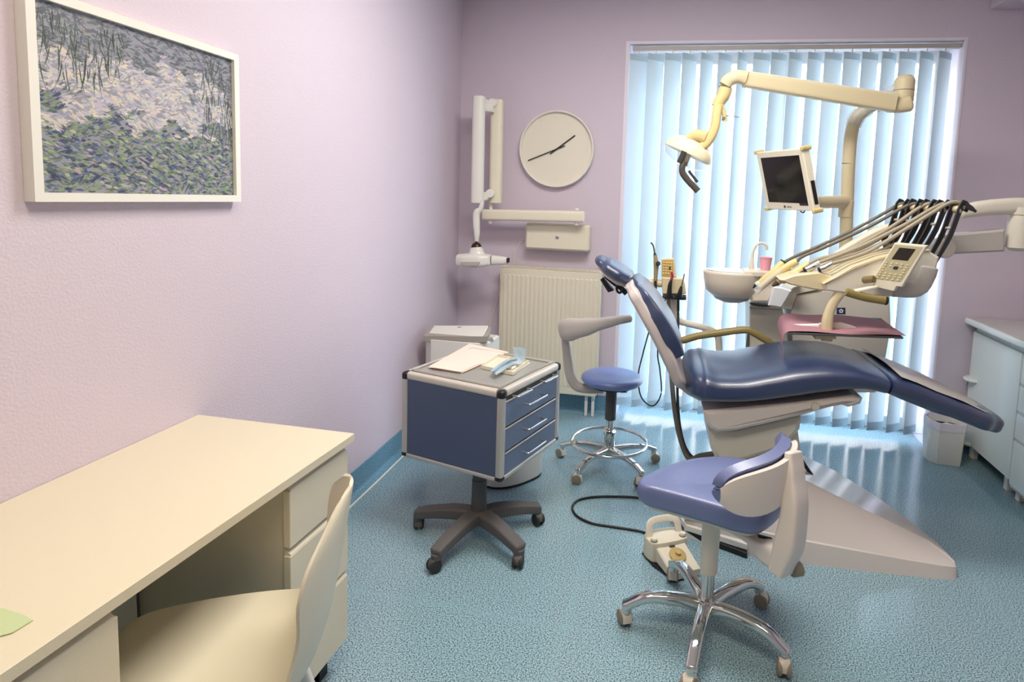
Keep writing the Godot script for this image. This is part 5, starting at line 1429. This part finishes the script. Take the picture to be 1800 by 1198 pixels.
# ---------------------------------------------------------------- on the walls
func painting() -> void:
	var z0 := -1.09
	var z1 := -1.742
	var a := Vector3(wall_x(z0), 0, z0)
	var b := Vector3(wall_x(z1), 0, z1)
	var o := thing("painting", "blue and green abstract painting in a plain white frame on the left wall", "painting", (a + b) / 2 + Vector3(0, 1.39, 0))
	var u := (b - a).normalized()
	var n := Vector3(-u.z, 0, u.x)
	if n.x < 0.0:
		n = -n
	var l := (b - a).length()
	var at := func(s: float, y: float, d: float): return a + u * s + Vector3(0, y, 0) + n * d
	var y0 := 1.397
	var y1 := 1.866
	var w := 0.021
	var dp := 0.030
	var rails := [[[0.0, y0], [l, y0], [l - w, y0 + w], [w, y0 + w]], [[l, y0], [l, y1], [l - w, y1 - w], [l - w, y0 + w]], [[l, y1], [0.0, y1], [w, y1 - w], [l - w, y1 - w]], [[0.0, y1], [0.0, y0], [w, y0 + w], [w, y1 - w]]]
	for r in rails:
		var p := []
		for q in r:
			p.append(at.call(q[0], q[1], dp))
		place(o, "frame_rail", Solid.new().slab(p, -n * (dp - 0.001)), M.white)
	place(o, "backing", Solid.new().slab([at.call(0.01, y0 + 0.01, 0.017), at.call(l - 0.01, y0 + 0.01, 0.017), at.call(l - 0.01, y1 - 0.01, 0.017), at.call(0.01, y1 - 0.01, 0.017)], -n * 0.012), M.darkgrey)
	var m := mat("ffffff", 0.55)
	m.albedo_texture = ImageTexture.create_from_image(brushwork())
	place(o, "canvas", Solid.new().face(at.call(w, y1 - w, 0.0185), at.call(l - w, y1 - w, 0.0185), at.call(l - w, y0 + w, 0.0185), at.call(w, y0 + w, 0.0185)), m)


func brushwork() -> Image:
	var W := 640
	var H := 424
	var im := Image.create(W, H, false, Image.FORMAT_RGB8)
	var rng := RandomNumberGenerator.new()
	rng.seed = 77
	var nz := FastNoiseLite.new()
	nz.seed = 3
	nz.frequency = 0.006
	nz.fractal_octaves = 3
	var light := [Color("c9c0b8"), Color("b7b2c0"), Color("d2c8b9"), Color("a3a3b8")]
	var grey := [Color("6f7482"), Color("575c68"), Color("8a8a92"), Color("4c5256")]
	var low := [Color("4d5f58"), Color("39476a"), Color("6c7c5c"), Color("2d3550"), Color("5b6684"), Color("7f8f70")]
	im.fill(Color("8f8f9a"))
	var stroke := func(x: float, y: float, ang: float, ln: float, wd: float, c: Color, bend: float):
		var steps := int(ln)
		for i in steps:
			ang += bend
			x += cos(ang)
			y += sin(ang)
			var h := wd * sin(PI * (i + 0.5) / steps)
			for k in range(-int(h), int(h) + 1):
				var px := int(x - sin(ang) * k)
				var py := int(y + cos(ang) * k)
				if px >= 0 and py >= 0 and px < W and py < H:
					im.set_pixel(px, py, c.lightened(0.06 * absf(sin(k * 2.1 + y))))
	for i in 5200:
		var x := rng.randf() * W
		var y := rng.randf() * H
		var v := y / H
		var g := nz.get_noise_2d(x, y * 2.2)
		var set: Array = grey
		if v > 0.56 + 0.25 * g:
			set = low
		elif v > 0.22 + 0.25 * g:
			set = light
		var c: Color = set[rng.randi() % set.size()]
		c = c.lerp(Color(rng.randf(), rng.randf(), rng.randf()), 0.05)
		stroke.call(x, y, rng.randf_range(-0.35, 0.35) + g, rng.randf_range(10, 34), rng.randf_range(1.0, 4.0), c, rng.randf_range(-0.03, 0.03))
	# long dark downward strokes at both ends
	for i in 190:
		var right := i % 2 == 0
		var x := W * (rng.randf_range(0.80, 1.0) if right else rng.randf_range(0.0, 0.36))
		var y := rng.randf_range(0.0, H * (0.55 if right else 0.30))
		stroke.call(x, y, PI / 2 + rng.randf_range(-0.15, 0.15), rng.randf_range(20, 80), rng.randf_range(1.0, 2.2), [Color("2c352c"), Color("3d4a38"), Color("4c5560")][rng.randi() % 3], rng.randf_range(-0.01, 0.01))
	# broken touches of green and rose in the lower half
	for i in 240:
		var x := rng.randf() * W
		var y := H * rng.randf_range(0.62, 0.98)
		stroke.call(x, y, rng.randf_range(-0.2, 0.2), rng.randf_range(12, 30), rng.randf_range(1.5, 4.0), [Color("8b9b72"), Color("6f8468"), Color("a7ad8e"), Color("b99aa6"), Color("33405f")][rng.randi() % 5], 0.02)
	return im


func clock() -> void:
	var c := Vector3(-0.8970,1.7651,-3.9200)
	c.z = BACK
	var R := 0.250
	var o := thing("wall_clock", "round white wall clock with black hands above the radiator", "clock", c)
	var xf := Transform3D(Basis(Vector3.RIGHT, PI / 2), Vector3.ZERO)
	part(o, "rim", Solid.new().lathe([Vector2(R - 0.012, 0.001), Vector2(R, 0.003), Vector2(R, 0.042), Vector2(R - 0.003, 0.045), Vector2(R - 0.007, 0.045), Vector2(R - 0.010, 0.042), Vector2(R - 0.012, 0.02)], xf, 64), M.white)
	part(o, "face", Solid.new().lathe([Vector2(0.0, 0.004), Vector2(R - 0.012, 0.004), Vector2(R - 0.012, 0.021), Vector2(0.0, 0.021)], xf, 64), mat("e6e0cf", 0.6))
	var fnt := SystemFont.new()
	fnt.font_names = PackedStringArray(["Droid Sans"])
	for i in 12:
		var tm := TextMesh.new()
		tm.font = fnt
		tm.text = str(12 if i == 0 else i)
		tm.font_size = 32
		tm.pixel_size = 0.0012
		tm.depth = 0.003
		var t := MeshInstance3D.new()
		t.name = "numeral"
		t.mesh = tm
		t.material_override = mat("e9e3d3", 0.6)
		o.add_child(t, true)
		var a := TAU * i / 12.0
		t.position = Vector3(sin(a), cos(a), 0) * 0.198 + Vector3(0, 0, 0.022)
	var hand := func(called: String, deg: float, l: float, back: float, w: float, z: float):
		var b := Basis(Vector3(0, 0, 1), -deg_to_rad(deg))
		part(o, called, Solid.new().box(Vector3(-w, -back, z), Vector3(w, l, z + 0.002), 0.0005, Transform3D(b, Vector3.ZERO)), M.black)
	hand.call("hour_hand", 53.0, 0.152, 0.052, 0.0042, 0.026)
	hand.call("minute_hand", 247.5, 0.206, 0.062, 0.0032, 0.030)
	part(o, "centre_pin", Solid.new().lathe([Vector2(0.005, 0.02), Vector2(0.005, 0.035)], xf, 12), M.black)


func xray_arm() -> void:
	var o := thing("xray_unit", "white wall mounted dental x-ray unit with folded scissor arm", "x-ray unit", Vector3(-0.8644,1.1826,-3.9000))
	var wb := [Vector3(-1.0722,1.2807,-3.8500), Vector3(-0.6495,1.2882,-3.8500), Vector3(-0.6237,1.1122,-3.8500), Vector3(-1.0629,1.1039,-3.8500)]
	place(o, "wall_box", Solid.new().box(Vector3(wb[0].x, wb[3].y, BACK + 0.001), Vector3(wb[1].x + 0.004, wb[0].y - 0.004, -3.85), 0.012), M.cream)
	var ec := Vector3(-0.8568,1.1897,-3.8480)
	var em := place(o, "emblem", Solid.new().lathe([Vector2(0.0125, -0.004), Vector2(0.0125, 0.002), Vector2(0.011, 0.003)], Transform3D(Basis(Vector3.RIGHT, PI / 2), ec), 20), M.steel)
	place(em, "emblem_bar", Solid.new().box(ec + Vector3(-0.008, -0.002, 0.003), ec + Vector3(0.008, 0.002, 0.0045), 0.0005), M.rubber)
	place(o, "extension_arm", Solid.new().sweep([Vector3(-1.3430,1.3191,-3.8000), Vector3(-0.6760,1.3342,-3.8000)], [0.036], [0.036], Vector3.UP, 4.5, 20, 1, 0.008), M.cream)
	for p in [Vector3(-0.7189,1.2941,-3.8000), Vector3(-1.2988,1.2798,-3.8000)]:
		place(o, "arm_pin", rod(Solid.new(), p + Vector3(0, -0.018, 0), p + Vector3(0, 0.012, 0), 0.015), M.white)
	place(o, "arm_cap", rod(Solid.new(), Vector3(-0.7219,1.3722,-3.8000), Vector3(-0.7223,1.3849,-3.8000), 0.014), M.white)
	place(o, "riser", rod(Solid.new(), Vector3(-1.2966,1.3509,-3.8000), Vector3(-1.3023,1.4215,-3.8000), 0.013), M.white)
	var lo := Vector3(-1.2960,1.4438,-3.7800)
	place(o, "lower_knuckle", Solid.new().lathe([Vector2(0.03, -0.02), Vector2(0.036, -0.014), Vector2(0.036, 0.014), Vector2(0.03, 0.02)], Transform3D(Basis(Vector3.RIGHT, PI / 2), lo), 22), M.white)
	place(o, "scissor_arm", Solid.new().sweep([Vector3(-1.2632,1.4007,-3.7900), Vector3(-1.2683,2.0572,-3.7900)], [0.0415], [0.034], Vector3(0, 0, 1), 3.0, 20, 1, 0.006), M.cream)
	place(o, "scissor_arm", Solid.new().sweep([Vector3(-1.3555,1.3972,-3.7000), Vector3(-1.3589,2.0632,-3.7000)], [0.040], [0.036], Vector3(0, 0, 1), 2.4, 24, 1, 0.006), M.white)
	place(o, "top_link", Solid.new().sweep([Vector3(-1.3494,2.0130,-3.7400), Vector3(-1.3110,1.9990,-3.7400), Vector3(-1.2730,1.9994,-3.7400)], [0.024], [0.028], Vector3.UP, 3.0, 14, 3), M.white)
	for p in [Vector3(-1.3346,2.0309,-3.7400), Vector3(-1.2814,2.0313,-3.7400), Vector3(-1.3168,1.4390,-3.7400), Vector3(-1.2826,1.4585,-3.7400)]:
		place(o, "knuckle", Solid.new().lathe([Vector2(0.024, -0.02), Vector2(0.028, -0.015), Vector2(0.028, 0.015), Vector2(0.024, 0.02)], Transform3D(Basis(Vector3.RIGHT, PI / 2), p), 18), M.white)
	place(o, "fork", Solid.new().sweep([Vector3(-1.3141,1.4132,-3.6800), Vector3(-1.3244,1.3622,-3.6800), Vector3(-1.3505,1.3321,-3.6800), Vector3(-1.3510,1.2665,-3.6800), Vector3(-1.3457,1.2010,-3.6800), Vector3(-1.3465,1.1496,-3.6800)], [0.012, 0.014, 0.022, 0.022, 0.019, 0.012], [0.012, 0.016, 0.022, 0.022, 0.018, 0.012], Vector3(0, 0.1, 1), 2.6, 16, 4), M.white)
	var bj := Vector3(-1.3477,1.1165,-3.6800)
	place(o, "ball_joint", Solid.new().lathe([Vector2(0.033, -0.012), Vector2(0.033, 0.0), Vector2(0.028, 0.014), Vector2(0.016, 0.024), Vector2(0.008, 0.028), Vector2(0.008, 0.042)], Transform3D(Basis(), bj), 20, 50.0), mat("4a3226", 0.2, 0.5))
	var head := Solid.new()
	head.sweep([Vector3(-1.4602,1.0236,-3.6800), Vector3(-1.4057,1.0248,-3.6800), Vector3(-1.3168,1.0298,-3.6800), Vector3(-1.2517,1.0353,-3.6800)], [0.062, 0.075, 0.075, 0.05], [0.040, 0.046, 0.044, 0.035], Vector3.UP, 3.6, 22, 4, 0.012)
	head.sweep([Vector3(-1.3442,1.0467,-3.6800), Vector3(-1.3471,1.0908,-3.6800), Vector3(-1.3495,1.1127,-3.6800)], [0.062, 0.045, 0.034], [0.055, 0.04, 0.034], Vector3(0, 0.1, 1), 2.4, 18, 4)
	place(o, "tube_head", head, M.white)
	place(o, "side_vent", Solid.new().slab([Vector3(-1.4252,1.0202,-3.6020), Vector3(-1.2962,1.0275,-3.6020), Vector3(-1.2960,1.0167,-3.6020), Vector3(-1.3145,1.0011,-3.6020), Vector3(-1.4056,0.9958,-3.6020), Vector3(-1.4211,1.0059,-3.6020)], Vector3(0, 0, -0.02), 0.002), M.greyplastic)
	place(o, "seam_ring", rod(Solid.new(), Vector3(-1.2402,1.0341,-3.6800), Vector3(-1.2345,1.0345,-3.6800), 0.0335), M.black)
	place(o, "cone", Solid.new().sweep([Vector3(-1.2364,1.0343,-3.6800), Vector3(-1.1831,1.0355,-3.6800), Vector3(-1.1338,1.0365,-3.6800)], [0.032, 0.028, 0.022], [0.032, 0.028, 0.022], Vector3.UP, 2.6, 18, 3), M.white)
	var ap := Vector3(-1.1280,1.0410,-3.6550)
	place(o, "aperture", Solid.new().box(ap + Vector3(-0.008, -0.015, -0.03), ap + Vector3(0.004, 0.015, 0.003), 0.001), M.black)
	place(o, "cable", Solid.new().tube([Vector3(-1.0912,1.1697,-3.9300), Vector3(-1.1301,1.1369,-3.9300), Vector3(-1.1601,1.0657,-3.9300), Vector3(-1.1742,0.9948,-3.9300), Vector3(-1.2196,0.8826,-3.9300), Vector3(-1.2657,0.7811,-3.9300), Vector3(-1.3036,0.6594,-3.9300), Vector3(-1.3335,0.5371,-3.9300), Vector3(-1.3467,0.3951,-3.9300)], 0.0025, 6, 4), M.cream)


# ---------------------------------------------------------------- on the floor
func floor_things() -> void:
	# portable air conditioner in the corner
	var o := thing("air_conditioner", "white portable air conditioner in the corner behind the blue trolley", "air conditioner", Vector3(-1.27, 0, -3.35))
	var x0 := -1.485
	var x1 := -1.095
	place(o, "body", Solid.new().slab([Vector3(x0 + 0.05, 0.0, -3.2), Vector3(x1 - 0.05, 0.0, -3.2), Vector3(x1, 0, -3.24), Vector3(x1, 0, -3.42), Vector3(x0, 0, -3.42), Vector3(x0, 0, -3.24)], Vector3(0, 0.615, 0), 0.01), M.white)
	var pf := [Vector3(-1.4673,0.6230,-3.2050), Vector3(-1.1217,0.6503,-3.2050)]
	var pb := [Vector3(-1.1474,0.6793,-3.3600), Vector3(-1.4889,0.6563,-3.3600)]
	place(o, "top_panel", Solid.new().slab([pf[0], pf[1], pb[0], pb[1]], Vector3(0, -0.03, 0), 0.004), M.white)
	var gf := [Vector3(-1.4851,0.6247,-3.2030), Vector3(-1.4529,0.5904,-3.2030), Vector3(-1.1456,0.6142,-3.2030), Vector3(-1.0990,0.6510,-3.2030)]
	var gb := [Vector3(-1.1312,0.6716,-3.3700), Vector3(-1.5043,0.6478,-3.3700)]
	place(o, "grey_surround", Solid.new().slab([gf[0], gf[3], gb[0], gb[1]], Vector3(0, -0.035, 0), 0.003), mat("a9a298", 0.45))
	place(o, "front_band", Solid.new().slab(gf, Vector3(0, 0, -0.04), 0.002), mat("9c958b", 0.45))
	place(o, "side_cheek", Solid.new().slab([Vector3(-1.1014,0.6476,-3.2100), Vector3(-1.1481,0.6108,-3.2100), Vector3(-1.0600,0.6115,-3.2100), Vector3(-1.1156,0.6749,-3.3600)], Vector3(0.004, -0.03, -0.03), 0.002), M.white)
	var ds := pf[0].lerp(pf[1], 0.5).lerp(pb[0].lerp(pb[1], 0.5), 0.82) as Vector3
	place(o, "display_strip", Solid.new().box(ds + Vector3(-0.012, -0.002, -0.004), ds + Vector3(0.012, 0.0012, 0.004), 0.0005), M.darkgrey)
	# white bin with rounded front, mostly hidden behind the trolley
	var bn := thing("waste_bin", "white bin with rounded front half hidden behind the blue trolley", "bin", Vector3(-0.86, 0, -2.93))
	var pl := [Vector3(-1.02, 0, -2.82), Vector3(-0.97, 0, -2.765), Vector3(-0.90, 0, -2.735), Vector3(-0.83, 0, -2.755), Vector3(-0.76, 0, -2.82), Vector3(-0.702, 0, -2.92), Vector3(-0.704, 0, -2.99), Vector3(-0.75, 0, -3.06), Vector3(-0.95, 0, -3.06), Vector3(-1.02, 0, -3.0)]
	place(bn, "body", Solid.new().pad(pl, [Vector2(0.97, 0.012), Vector2(1.0, 0.02), Vector2(1.0, 0.38), Vector2(0.97, 0.39), Vector2(0.0, 0.40)], 3), M.white)
	place(bn, "base_ring", Solid.new().pad(pl, [Vector2(0.96, 0.0), Vector2(0.985, 0.004), Vector2(0.985, 0.012), Vector2(0.0, 0.014)], 3), M.rubber)
	# small white bin by the cabinets
	var b2 := thing("waste_bin", "small white bin with cut corners beside the right hand cabinets", "bin", Vector3(1.52, 0, -3.72))
	var q := []
	for p in [[-0.085, -0.04], [-0.05, -0.085], [0.075, -0.085], [0.095, -0.05], [0.095, 0.05], [0.075, 0.085], [-0.05, 0.085], [-0.085, 0.04]]:
		q.append(Vector3(1.515 + p[0], 0, -3.78 + p[1]))
	place(b2, "body", Solid.new().pad(q, [Vector2(0.0, 0.0), Vector2(0.96, 0.0), Vector2(0.98, 0.006), Vector2(1.06, 0.24), Vector2(1.03, 0.24), Vector2(0.95, 0.012), Vector2(0.0, 0.012)], 1), M.white)
	place(b2, "liner", Solid.new().pad(q, [Vector2(1.075, 0.20), Vector2(1.085, 0.246), Vector2(1.03, 0.247), Vector2(1.02, 0.20)], 1), M.lilacwhite)
	# foot control
	var f := thing("foot_control", "cream foot control pedal with carrying handle on the floor under the stool", "foot pedal", Vector3(-0.02, 0, -2.37), 0.56)
	var rear := []
	for p in [[-0.085, -0.05], [-0.085, 0.0], [-0.06, 0.025], [0.06, 0.025], [0.085, 0.0], [0.085, -0.05], [0.05, -0.075], [-0.05, -0.075]]:
		rear.append(Vector3(p[0], 0, p[1]))
	part(f, "rear_body", Solid.new().pad(rear, [Vector2(0.95, 0.008), Vector2(1.0, 0.012), Vector2(1.0, 0.082), Vector2(0.96, 0.088), Vector2(0.0, 0.088)], 3), M.cream)
	part(f, "base_pad", Solid.new().slab([Vector3(-0.085, 0, -0.06), Vector3(-0.085, 0, 0.03), Vector3(-0.05, 0, 0.145), Vector3(0.05, 0, 0.145), Vector3(0.085, 0, 0.03), Vector3(0.085, 0, -0.06)], Vector3(0, 0.009, 0), 0.001), M.black)
	part(f, "pedal_body", Solid.new().slab([Vector3(-0.066, 0.009, 0.01), Vector3(-0.066, 0.076, 0.01), Vector3(-0.066, 0.034, 0.145), Vector3(-0.066, 0.009, 0.145)], Vector3(0.132, 0, 0), 0.005), M.cream)
	var tilt := Transform3D(Basis(Vector3.RIGHT, 0.30), Vector3(0.0, 0.0595, 0.075))
	var dk := part(f, "pedal_disc", Solid.new().lathe([Vector2(0.0, -0.004), Vector2(0.034, -0.002), Vector2(0.034, 0.004), Vector2(0.03, 0.007), Vector2(0.012, 0.008), Vector2(0.0, 0.008)], tilt, 28), mat("c4a866", 0.5))
	part(dk, "button", Solid.new().lathe([Vector2(0.011, 0.006), Vector2(0.010, 0.018), Vector2(0.0, 0.019)], tilt, 18), mat("cdb57a", 0.5))
	for x in [-0.066, 0.066]:
		var k := part(f, "knob", Solid.new().lathe([Vector2(0.013, 0.086), Vector2(0.013, 0.098), Vector2(0.011, 0.101), Vector2(0.0, 0.102)], Transform3D(Basis(), Vector3(x, 0, 0.0)), 18), M.cream)
		part(k, "knob_ring", Solid.new().lathe([Vector2(0.0145, 0.087), Vector2(0.0145, 0.091)], Transform3D(Basis(), Vector3(x, 0, 0.0)), 18), M.darkgrey)
	part(f, "carry_handle", Solid.new().sweep([Vector3(-0.07, 0.086, -0.035), Vector3(-0.062, 0.130, -0.05), Vector3(-0.03, 0.138, -0.06), Vector3(0.03, 0.138, -0.06), Vector3(0.062, 0.130, -0.05), Vector3(0.07, 0.086, -0.035)], [0.015], [0.006], Vector3(0, 0.5, 1), 3.0, 12, 4), M.plastic)
	part(f, "direction_mark", Solid.new().box(Vector3(-0.012, 0.0, -0.006), Vector3(0.012, 0.001, 0.006), 0.0, Transform3D(Basis(Vector3.RIGHT, 0.30), Vector3(0, 0.0722, 0.030))), M.rubber)
	place(f, "cable", Solid.new().tube([Vector3(-0.1077,0.0060,-2.5236), Vector3(-0.1586,0.0060,-2.5383), Vector3(-0.2726,0.0060,-2.5416), Vector3(-0.3631,0.0060,-2.5468), Vector3(-0.4357,0.0060,-2.5876), Vector3(-0.4732,0.0060,-2.6563), Vector3(-0.4646,0.0060,-2.7249), Vector3(-0.4145,0.0060,-2.7727), Vector3(-0.3219,0.0060,-2.8095), Vector3(-0.2128,0.0060,-2.8332), Vector3(-0.1435,0.0060,-2.8346), Vector3(-0.0196,0.0060,-2.8224)], 0.0055, 8, 6), M.black)
